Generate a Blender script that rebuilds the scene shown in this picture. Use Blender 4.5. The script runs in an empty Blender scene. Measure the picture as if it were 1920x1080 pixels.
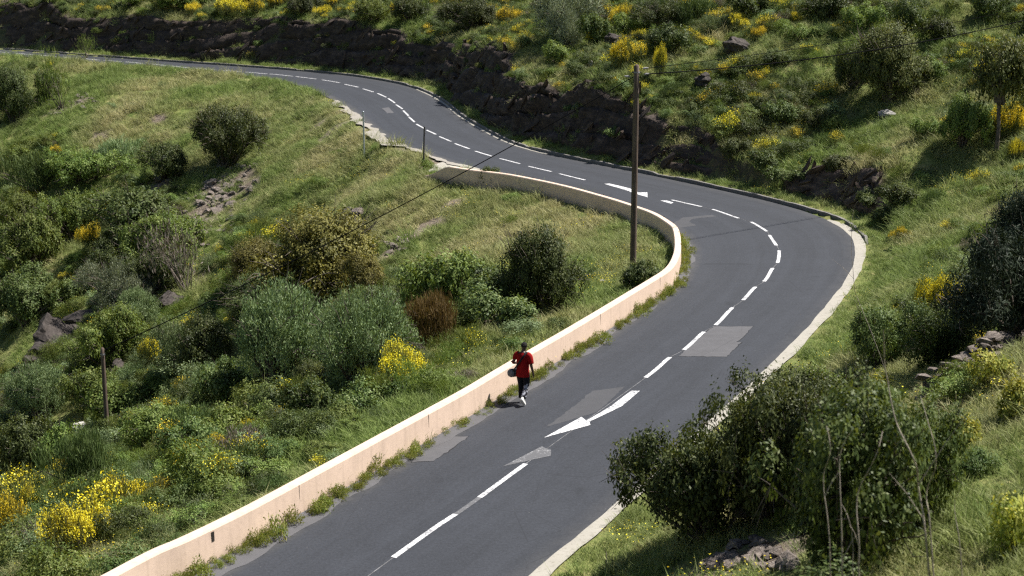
import bpy, bmesh, math, random
import numpy as np
from mathutils import Vector, Matrix

# ------------------------------------------------------------------ camera, sky, sun, exposure
scene = bpy.context.scene
COL = scene.collection
CAM_H = 16.837
cam_data = bpy.data.cameras.new("camera")
cam = bpy.data.objects.new("camera", cam_data)
COL.objects.link(cam)
cam.location = (0.0, 0.0, CAM_H)
cam.rotation_euler = (math.radians(90.0 - 13.35), 0.0, 0.0)
cam_data.sensor_width = 36.0
cam_data.lens = 2963.73 * 36.0 / 1920.0
cam_data.clip_start = 0.5
cam_data.clip_end = 3000.0
cam_data.dof.use_dof = True
cam_data.dof.focus_distance = 62.0
cam_data.dof.aperture_fstop = 1.2
scene.camera = cam

SUN_ELEV = math.radians(57.0)
SUN_DIR = Vector((0.955, 0.297, 0.0)).normalized() * math.cos(SUN_ELEV) + Vector((0, 0, math.sin(SUN_ELEV)))
world = bpy.data.worlds.new("World")
scene.world = world
world.use_nodes = True
wn = world.node_tree
sky = wn.nodes.new("ShaderNodeTexSky")
sky.sky_type = 'NISHITA'
sky.sun_disc = False
sky.sun_elevation = SUN_ELEV
sky.sun_rotation = math.atan2(SUN_DIR.x, SUN_DIR.y)
wn.links.new(sky.outputs[0], wn.nodes["Background"].inputs[0])
wn.nodes["Background"].inputs[1].default_value = 0.05
sun_data = bpy.data.lights.new("sun", 'SUN')
sun_data.energy = 4.9
sun_data.angle = math.radians(0.53)
sun_data.color = (1.0, 0.955, 0.88)
sun = bpy.data.objects.new("sun", sun_data)
COL.objects.link(sun)
sun.rotation_euler = SUN_DIR.to_track_quat('Z', 'Y').to_euler()
scene.view_settings.view_transform = 'Standard'
scene.view_settings.look = 'None'
scene.view_settings.exposure = 1.0
scene.view_settings.gamma = 1.0
scene.view_settings.use_curve_mapping = False
scene.render.engine = 'CYCLES'
scene.cycles.max_bounces = 3
scene.cycles.diffuse_bounces = 2
scene.cycles.glossy_bounces = 2
scene.cycles.transmission_bounces = 2
scene.cycles.use_denoising = False
scene.cycles.adaptive_threshold = 0.02
scene.cycles.filter_width = 1.3
scene.cycles.sample_clamp_indirect = 4.0

# ------------------------------------------------------------------ lie of the land (metres; camera above the origin, y away, z = 0 on the road)
def _h2(ix, iy, seed):
    n = (ix.astype(np.int64) * 374761393 + iy.astype(np.int64) * 668265263 + seed * 144665) & 0x7fffffff
    n = ((n ^ (n >> 13)) * 1274126177) & 0x7fffffff
    n = n ^ (n >> 16)
    return (n & 0xffff) / 65535.0

def vnoise(x, y, seed=0):
    x = np.asarray(x, float); y = np.asarray(y, float)
    ix = np.floor(x); iy = np.floor(y)
    fx = x - ix; fy = y - iy
    fx = fx * fx * fx * (fx * (fx * 6 - 15) + 10); fy = fy * fy * fy * (fy * (fy * 6 - 15) + 10)
    a = _h2(ix, iy, seed); b = _h2(ix + 1, iy, seed); c = _h2(ix, iy + 1, seed); d = _h2(ix + 1, iy + 1, seed)
    return (a + (b - a) * fx) * (1 - fy) + (c + (d - c) * fx) * fy - 0.5

def fbm(x, y, seed=0, octs=4):
    r = 0; amp = 1.0
    for o in range(octs):
        r = r + amp * vnoise(x, y, seed + o * 17); x = x * 2.03 + 5.1; y = y * 2.03 - 3.7; amp *= 0.5
    return r

def sstep(a, b, x):
    t = np.clip((x - a) / (b - a), 0, 1)
    return t * t * (3 - 2 * t)

def spline(pts, step=1.0, smooth=2):
    P = np.array(pts, float)
    P = np.vstack([2 * P[0] - P[1], P, 2 * P[-1] - P[-2]])
    out = []
    for i in range(1, len(P) - 2):
        p0, p1, p2, p3 = P[i - 1], P[i], P[i + 1], P[i + 2]
        n = max(2, int(np.linalg.norm(p2 - p1) / 0.25))
        t = np.linspace(0, 1, n, endpoint=False)[:, None]
        out.append(0.5 * ((2 * p1) + (-p0 + p2) * t + (2 * p0 - 5 * p1 + 4 * p2 - p3) * t ** 2 + (-p0 + 3 * p1 - 3 * p2 + p3) * t ** 3))
    Q = np.vstack(out + [P[-2][None]])
    s = np.r_[0, np.cumsum(np.linalg.norm(np.diff(Q, axis=0), axis=1))]
    n = max(3, int(s[-1] / step) + 1)
    g = np.linspace(0, s[-1], n)
    Q = np.stack([np.interp(g, s, Q[:, k]) for k in range(Q.shape[1])], 1)
    for _ in range(smooth):
        Q[1:-1] = 0.25 * Q[:-2] + 0.5 * Q[1:-1] + 0.25 * Q[2:]
    return Q

INNER = spline([(-60, -70), (-30, -8), (-17, 19.6), (-8.0, 38.4), (-6.53, 41.3), (-5.34, 43.9), (-4.3, 46.1), (-3.5, 47.6), (-1.87, 50.85), (-0.6, 53.3),
                (0.77, 56.0), (2.33, 59.4), (3.63, 62.5), (5.69, 67.0), (7.37, 70.9), (8.25, 74.4), (8.85, 77.8), (9.12, 81.2), (9.0, 84.0),
                (8.2, 87.2), (6.4, 90.7), (4.1, 95.0), (1.1, 99.4), (-1.4, 103.0), (-4.4, 109.0), (-6.64, 113.5), (-8.3, 117.2), (-10.36, 123.2), (-11.9, 129.4),
                (-13.1, 134.0), (-14.3, 138.9), (-15.9, 144.3), (-18.4, 151.5), (-21.4, 158.6), (-26.5, 166.6), (-32.8, 172.6), (-39.4, 177.9),
                (-49.0, 184.6), (-63.1, 194.6), (-100, 220), (-170, 262)], 2.0)
OUTER = spline([(-52, -74), (-21, -8), (-8.4, 19.6), (0.56, 38.4), (2.59, 42.4), (3.97, 45.3), (9.0, 56.0), (10.6, 59.5), (12.7, 64.4), (14.9, 70.0), (16.75, 75.2),
                (18.0, 80.4), (18.35, 83.8), (18.0, 87.2), (16.6, 91.3), (13.9, 96.0), (11.0, 100.4), (8.1, 104.6), (4.4, 109.6), (1.8, 113.6), (-0.3, 118.2),
                (-2.6, 126.4), (-4.5, 134.4), (-5.3, 138.8), (-6.8, 146.5), (-8.9, 154.0), (-11.4, 160.2), (-15.0, 165.6), (-18.8, 170.0), (-27.5, 176.8),
                (-38.6, 183.9), (-47.6, 190.0), (-56.5, 196.0), (-65.5, 202.4), (-101, 228), (-170, 270)], 2.0)
# (x, y) on the outer edge: verge width, height of the cut bank, slope of the hill above it
BANK = np.array([(-21, -8, 1.6, .3, .55), (.5, 38, 1.6, .3, .50), (9, 56, 1.7, .3, .46), (14.9, 70, 1.6, .35, .42), (18, 80, 1.6, .4, .36), (18.2, 86, 2.2, 1.4, .36),
                 (17.4, 89.5, 2.2, 2.5, .38), (15.6, 93, 2.2, 1.8, .38), (13.5, 96.6, 2.2, 1.2, .40), (11.9, 99, 2.2, 1.9, .40), (10.6, 101, 2.0, 2.9, .38), (8.1, 104.6, 1.8, 4.0, .36),
                 (4.4, 109.6, 1.8, 4.4, .37), (-.3, 118.2, 1.7, 5.3, .36), (-4, 132, 1.7, 5.4, .34), (-8.9, 154, 1.9, 4.3, .32), (-15, 166, 1.9, 4.0, .30),
                 (-27.5, 176.8, 1.9, 4.3, .32), (-38.6, 184, 1.9, 3.9, .32), (-56, 196, 2.0, 4.4, .32), (-101, 228, 2.0, 6, .3)])
_bi = np.array([np.argmin(((OUTER - b[:2]) ** 2).sum(1)) for b in BANK])
_o = np.argsort(_bi)
BANK_S = {k: np.interp(np.arange(len(OUTER)), _bi[_o], BANK[_o, c]) for k, c in (('v', 2), ('h', 3), ('m', 4))}

def polydist(P, line):
    """distance of points to a polyline, and the (float) index along it"""
    P = np.asarray(P, np.float32); line = np.asarray(line, np.float32)
    A = line[:-1]; B = line[1:]; D = B - A; L2 = (D ** 2).sum(1)
    best = np.full(len(P), 1e9); idx = np.zeros(len(P))
    for c in range(0, len(P), 20000):
        Q = P[c:c + 20000]
        rx = Q[:, 0:1] - A[None, :, 0]; ry = Q[:, 1:2] - A[None, :, 1]
        t = np.clip((rx * D[:, 0] + ry * D[:, 1]) / L2, 0, 1)
        d2 = (rx - t * D[:, 0]) ** 2 + (ry - t * D[:, 1]) ** 2
        k = d2.argmin(1); r = np.arange(len(Q))
        best[c:c + 20000] = np.sqrt(d2[r, k]); idx[c:c + 20000] = k + t[r, k]
    return best, idx

def inpoly(P, poly):
    x = P[:, 0]; y = P[:, 1]; ins = np.zeros(len(P), bool)
    n = len(poly); j = n - 1
    for i in range(n):
        xi, yi = poly[i]; xj, yj = poly[j]
        if yi != yj:
            ins ^= ((yi > y) != (yj > y)) & (x < (xj - xi) * (y - yi) / (yj - yi) + xi)
        j = i
    return ins

INNER_POLY = np.vstack([INNER, [(-900, 700), (-900, -500), (-60, -500)]])
ROAD_POLY = np.vstack([INNER, OUTER[::-1]])
# ground levels in the gully on the valley side: x, y, z
VAL = np.array([(0, 62, -.15), (0, 68, -.6), (0, 74, -.85), (0, 81, -1.05), (0, 87, -1.0), (0, 93, -.7), (4, 68, -.45), (4.5, 76, -.6), (5, 84, -.6), (6.5, 78, -.5),
                (-4, 54, -.4), (-5, 60, -1.2), (-6, 75, -2.6), (-5, 88, -2.5), (-4, 97, -.9), (-3, 99.6, -.5), (-4.6, 102.6, -.12), (-6, 104, -.12), (-6.5, 108, -.2), (-8.5, 101, -1.6), (-10, 112, -1.7),
                (-5.6, 46.5, -.5), (-6.7, 55, -1.4), (-8.3, 68, -3.2), (-10.2, 84, -4.9), (-12.2, 100, -5.5), (-13.7, 113, -4.2), (-15, 124, -2.1), (-16, 137, -.9),
                (-9.6, 43, -1.0), (-12.3, 55, -3.5), (-16, 72, -7.0), (-20, 90, -9.8), (-23, 104, -10.0), (-26, 117, -9.2), (-29, 130, -7.4), (-32, 143, -5.0), (-35.5, 160, -2.0), (-25, 150, -2.4),
                (-22.6, 88, -13.0), (-19.5, 60, -7.5), (-24.3, 75, -10.9), (-30.8, 95, -14.7), (-35.6, 110, -15.3), (-39.5, 122, -14.5), (-43, 133, -12.6), (-47, 145, -10.2), (-51, 158, -7.3), (-55.7, 172, -3.6),
                (-29, 75, -14), (-43, 110, -20), (-53, 135, -18), (-62, 158, -12.7), (-72, 185, -5.2), (-14, 38, -2.2), (-22, 30, -6), (-38, 15, -11), (-40, 55, -16), (-90, 40, -34), (-90, 100, -34), (-90, 150, -24),
                (-110, 195, -14), (-200, 100, -60), (-200, 220, -34), (-150, -60, -45), (-300, 300, -60), (-400, 0, -90), (-700, 600, -120), (-700, -400, -130)])
_vx = np.vstack([VAL[:, :2], INNER[2::3]]); _vz = np.r_[VAL[:, 2], np.full(len(INNER[2::3]), -.12)]
def _tps(r2):
    return 0.5 * r2 * np.log(r2 + 1e-6)
_n = len(_vx)
_K = _tps(((_vx[:, None] - _vx[None]) ** 2).sum(2)) + np.eye(_n) * 4.0
_Pm = np.c_[np.ones(_n), _vx]
_W = np.linalg.solve(np.block([[_K, _Pm], [_Pm.T, np.zeros((3, 3))]]), np.r_[_vz, 0, 0, 0])

def ground(P, want_masks=False):
    """height of the natural ground at points P (n,2); with masks: rock, bank share, distances"""
    P = np.asarray(P, float)
    z = np.zeros(len(P)); rock = np.zeros(len(P))
    din, _ = polydist(P, INNER); dout, si = polydist(P, OUTER)
    inside = inpoly(P, INNER_POLY); road = inpoly(P, ROAD_POLY)
    x, y = P[:, 0], P[:, 1]
    rough = fbm(x / 7.0, y / 7.0, 3, 5)
    # valley side
    k = np.where(inside & ~road)[0]
    if len(k):
        zz = np.zeros(len(k))
        for c in range(0, len(k), 20000):
            Q = P[k[c:c + 20000]]
            zz[c:c + 20000] = _tps(((Q[:, None] - _vx[None]) ** 2).sum(2)) @ _W[:_n] + np.c_[np.ones(len(Q)), Q] @ _W[_n:]
        d = din[k]
        # small terraces and rills running down the slope
        rill = np.abs(vnoise((x[k] * .55 - y[k] * .83) / 5.2, (x[k] * .83 + y[k] * .55) / 26.0, 9)) * 1.1
        zz = zz + (rough[k] * .9 - rill * .7 + .15) * sstep(2.0, 9.0, d)
        z[k] = -.06 + (np.minimum(zz, .1 + .0 * d) + .06) * sstep(.5, 3.5, d)
    # hill side
    k = np.where(~inside & ~road)[0]
    if len(k):
        d = dout[k]; s = si[k]; idx = np.arange(len(OUTER))
        v = np.interp(s, idx, BANK_S['v']); h = np.interp(s, idx, BANK_S['h']); m = np.interp(s, idx, BANK_S['m'])
        spur = fbm(s / 5.5, s * 0 + 1.7, 21, 3)
        v = v + np.clip(h / 4, 0, 1) * (spur * 2.2 + .3) * .8
        h = h * (1 + .62 * fbm(s / 6.0, s * 0 + 9.3, 33, 3))
        slump = sstep(.14, .30, vnoise(s / 4.2, s * 0 + 4.4, 15)) * sstep(1.5, 3, h)      # stretches where the bank has slumped and greened over
        run = h / ((2.3 - 1.1 * vnoise(s / 3.0, s * 0, 5)) * (1 - .5 * slump)) + .02
        t = np.clip((d - v) / run, 0, 1)
        # ledgy rock profile
        led = t + .07 * np.sin(t * 17 + s * .9 + 3 * vnoise(s / 2.2, t * 3, 8)) * sstep(0, .15, t) * sstep(1, .85, t)
        zb = h * np.clip(led, 0, 1)
        up = np.maximum(d - v - run, 0)
        far = 34.0
        hill = m * np.where(up < far, up, far + (up - far) * .55)
        z[k] = .16 * sstep(.35, .5, d) * sstep(0.4, 1.2, h) + .03 * np.minimum(d, v) + zb + hill + rough[k] * (1.1 * sstep(2, 12, up) + .25 * sstep(.6, 2, d))
        z[k] += 7.2 * sstep(19.0, 3.0, y[k]) * sstep(60, 20, np.abs(x[k]))
        rock[k] = sstep(.6, 1.6, h) * sstep(-.02, .10, t) * sstep(1.25, .98, (d - v) / run) * (1 - .85 * slump)
        low = ~(d > .45)
        z[k] = np.where(low, -.03, z[k])
    z[road] = -.07
    if want_masks:
        return z, dict(rock=rock, din=din, dout=dout, inside=inside, road=road, si=si)
    return z

# ------------------------------------------------------------------ where things stand (metres)
CENTRE = [(-55, -72), (-25.5, -8), (-12.6, 19.6), (-3.14, 39.7), (-1.63, 42.72), (-0.98, 44.04), (0.42, 47.01), (4.98, 56.5), (6.1, 59.18), (6.82, 60.34), (7.93, 63.12), (8.58, 64.25), (9.65, 67.2), (10.32, 68.57), (11.25, 71.16), (11.88, 72.36), (12.72, 75.23), (13.13, 76.31), (13.69, 79.23), (13.75, 80.43), (13.82, 83.37), (13.85, 84.25), (13.38, 86.99), (12.82, 88.1), (11.76, 90.75), (11.1, 91.78), (9.64, 93.92), (4.79, 101.14), (3.18, 103.72), (2.7, 104.54), (1.13, 106.97), (0.55, 108.07), (-0.9, 110.51), (-1.43, 111.51), (-2.68, 114.02), (-3.13, 115.17), (-4.27, 117.84), (-4.61, 118.98), (-5.6, 121.61), (-5.91, 122.82), (-6.8, 125.41), (-7.07, 126.46), (-7.86, 129.23), (-8.03, 130.25), (-8.74, 133.76), (-8.83, 134.59), (-9.52, 138.22), (-9.69, 139.5), (-10.46, 142.57), (-10.67, 143.93), (-11.54, 147.45), (-11.82, 148.51), (-12.9, 151.8), (-13.34, 152.86), (-14.7, 155.91), (-15.2, 157.18), (-16.91, 160.04), (-17.53, 161.43), (-19.68, 164.39), (-20.47, 165.31), (-22.77, 167.68), (-23.2, 168.07), (-25.88, 170.52), (-26.35, 170.52), (-28.9, 172.68), (-29.51, 172.86), (-31.87, 174.66), (-32.7, 174.9), (-35.12, 177.12), (-35.87, 177.12), (-38.38, 179.64), (-39.18, 180.09), (-41.68, 182.5), (-42.29, 182.5), (-44.9, 184.91), (-45.48, 184.91), (-47.94, 186.96), (-48.47, 186.75), (-50.65, 188.63), (-64.5, 198.6), (-100.5, 224), (-170, 266)]
DASHES = [((-3.14, 39.7), (-1.63, 42.72)), ((-0.98, 44.04), (0.42, 47.01)), ((4.98, 56.5), (6.1, 59.18)), ((6.82, 60.34), (7.93, 63.12)), ((8.58, 64.25), (9.65, 67.2)), ((10.32, 68.57), (11.25, 71.16)), ((11.88, 72.36), (12.72, 75.23)), ((13.13, 76.31), (13.69, 79.23)), ((13.75, 80.43), (13.82, 83.37)), ((13.85, 84.25), (13.38, 86.99)), ((12.82, 88.1), (11.76, 90.75)), ((11.1, 91.78), (9.64, 93.92)), ((4.79, 101.14), (3.18, 103.72)), ((2.7, 104.54), (1.13, 106.97)), ((0.55, 108.07), (-0.9, 110.51)), ((-1.43, 111.51), (-2.68, 114.02)), ((-3.13, 115.17), (-4.27, 117.84)), ((-4.61, 118.98), (-5.6, 121.61)), ((-5.91, 122.82), (-6.8, 125.41)), ((-7.07, 126.46), (-7.86, 129.23)), ((-8.03, 130.25), (-8.74, 133.76)), ((-8.83, 134.59), (-9.52, 138.22)), ((-9.69, 139.5), (-10.46, 142.57)), ((-10.67, 143.93), (-11.54, 147.45)), ((-11.82, 148.51), (-12.9, 151.8)), ((-13.34, 152.86), (-14.7, 155.91)), ((-15.2, 157.18), (-16.91, 160.04)), ((-17.53, 161.43), (-19.68, 164.39)), ((-20.47, 165.31), (-22.77, 167.68)), ((-23.2, 168.07), (-25.88, 170.52)), ((-26.35, 170.52), (-28.9, 172.68)), ((-29.51, 172.86), (-31.87, 174.66)), ((-32.7, 174.9), (-35.12, 177.12)), ((-35.87, 177.12), (-38.38, 179.64)), ((-39.18, 180.09), (-41.68, 182.5)), ((-42.29, 182.5), (-44.9, 184.91)), ((-45.48, 184.91), (-47.94, 186.96)), ((-48.47, 186.75), (-50.65, 188.63)), ((-7.0, 31.6), (-5.5, 34.6)), ((-55.0, 191.6), (-57.4, 193.4)), ((-58.6, 194.4), (-61.1, 196.1)), ((-62.2, 196.9), (-64.7, 198.7)), ((-51.5, 189.2), (-54.0, 190.9))]
SEAMS = [((6.1, 59.18), (6.82, 60.34)), ((7.93, 63.12), (8.58, 64.25)), ((9.65, 67.2), (10.32, 68.57)), ((11.25, 71.16), (11.88, 72.36)), ((12.72, 75.23), (13.13, 76.31)), ((13.69, 79.23), (13.75, 80.43)), ((13.82, 83.37), (13.85, 84.25)), ((13.38, 86.99), (12.82, 88.1)), ((11.76, 90.75), (11.1, 91.78)), ((-5.5, 34.6), (-3.14, 39.7)), ((0.42, 47.01), (4.98, 56.5))]
GHOSTS = [((-1.63, 42.72), (-0.98, 44.04))]
FLATS = [('direction_arrow', [(1.05, 49.55), (2.38, 51.76), (2.54, 51.35), (3.46, 52.97), (4.31, 54.81), (4.63, 54.81), (3.85, 52.97), (2.63, 51.24), (2.65, 50.89)], 'P', 0.009), ('worn_arrow', [(-0.3, 46.77), (0.97, 48.7), (1.1, 48.49), (1.26, 48.38), (1.24, 47.77), (0.51, 47.31)], 'W', 0.007), ('direction_arrow', [(5.89, 99.7), (6.21, 99.9), (7.37, 98.09), (7.85, 96.53), (8.38, 96.53), (8.24, 94.84), (7.56, 96.15), (7.06, 97.5)], 'P', 0.009), ('worn_arrow', [(8.89, 93.74), (9.3, 93.74), (9.65, 93.02), (9.46, 92.66)], 'P', 0.0085), ('asphalt_patch', [(6.52, 59.41), (7.21, 61.21), (8.44, 63.99), (10.09, 63.99), (9.38, 62.11), (9.06, 61.54), (9.22, 61.46), (8.36, 59.33)], 'O', 0.004), ('asphalt_patch', [(1.17, 50.72), (1.84, 52.18), (2.9, 54.81), (4.13, 55.34), (3.62, 54.03), (2.96, 52.36), (2.29, 51.7)], 'S', 0.0035), ('asphalt_patch', [(-11.53, 139.89), (-10.97, 140.68), (-10.19, 136.44), (-10.79, 136.44)], 'O', 0.004), ('asphalt_patch', [(8.96, 86.36), (9.69, 88.26), (11.46, 89.08), (11.7, 88.59), (10.26, 87.94), (9.93, 87.15), (10.18, 85.9), (9.07, 85.14)], 'S', 0.0035), ('asphalt_patch', [(-3.19, 47.21), (-2.29, 49.72), (-1.41, 49.72), (-2.49, 47.31)], 'O', 0.0035), ('concrete_apron', [(-5.69, 104.39), (-5.41, 107.36), (-4.75, 109.04), (-3.22, 107.6), (-1.72, 105.06), (-3.32, 105.97), (-3.95, 105.51)], 'G', 0.011)]
WALL_FRONT = [(-32.0, -9.0), (-18.6, 19.0), (-9.8, 36.23), (-8.68, 38.12), (-7.48, 40.11), (-6.58, 41.76), (-4.45, 45.9), (-1.8, 51.05), (-0.55, 53.71), (0.92, 56.86), (2.54, 60.21), (4.48, 64.42), (6.19, 68.17), (7.36, 70.98), (8.07, 74.27), (8.48, 77.72), (8.68, 80.98), (8.51, 82.46), (7.94, 85.1), (7.21, 86.91), (5.82, 89.8), (3.51, 93.84), (0.49, 97.82), (-1.44, 99.53), (-2.95, 100.65), (-4.25, 101.97), (-5.56, 103.28)]
SLOT = (-8.25, 39.63)
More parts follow.
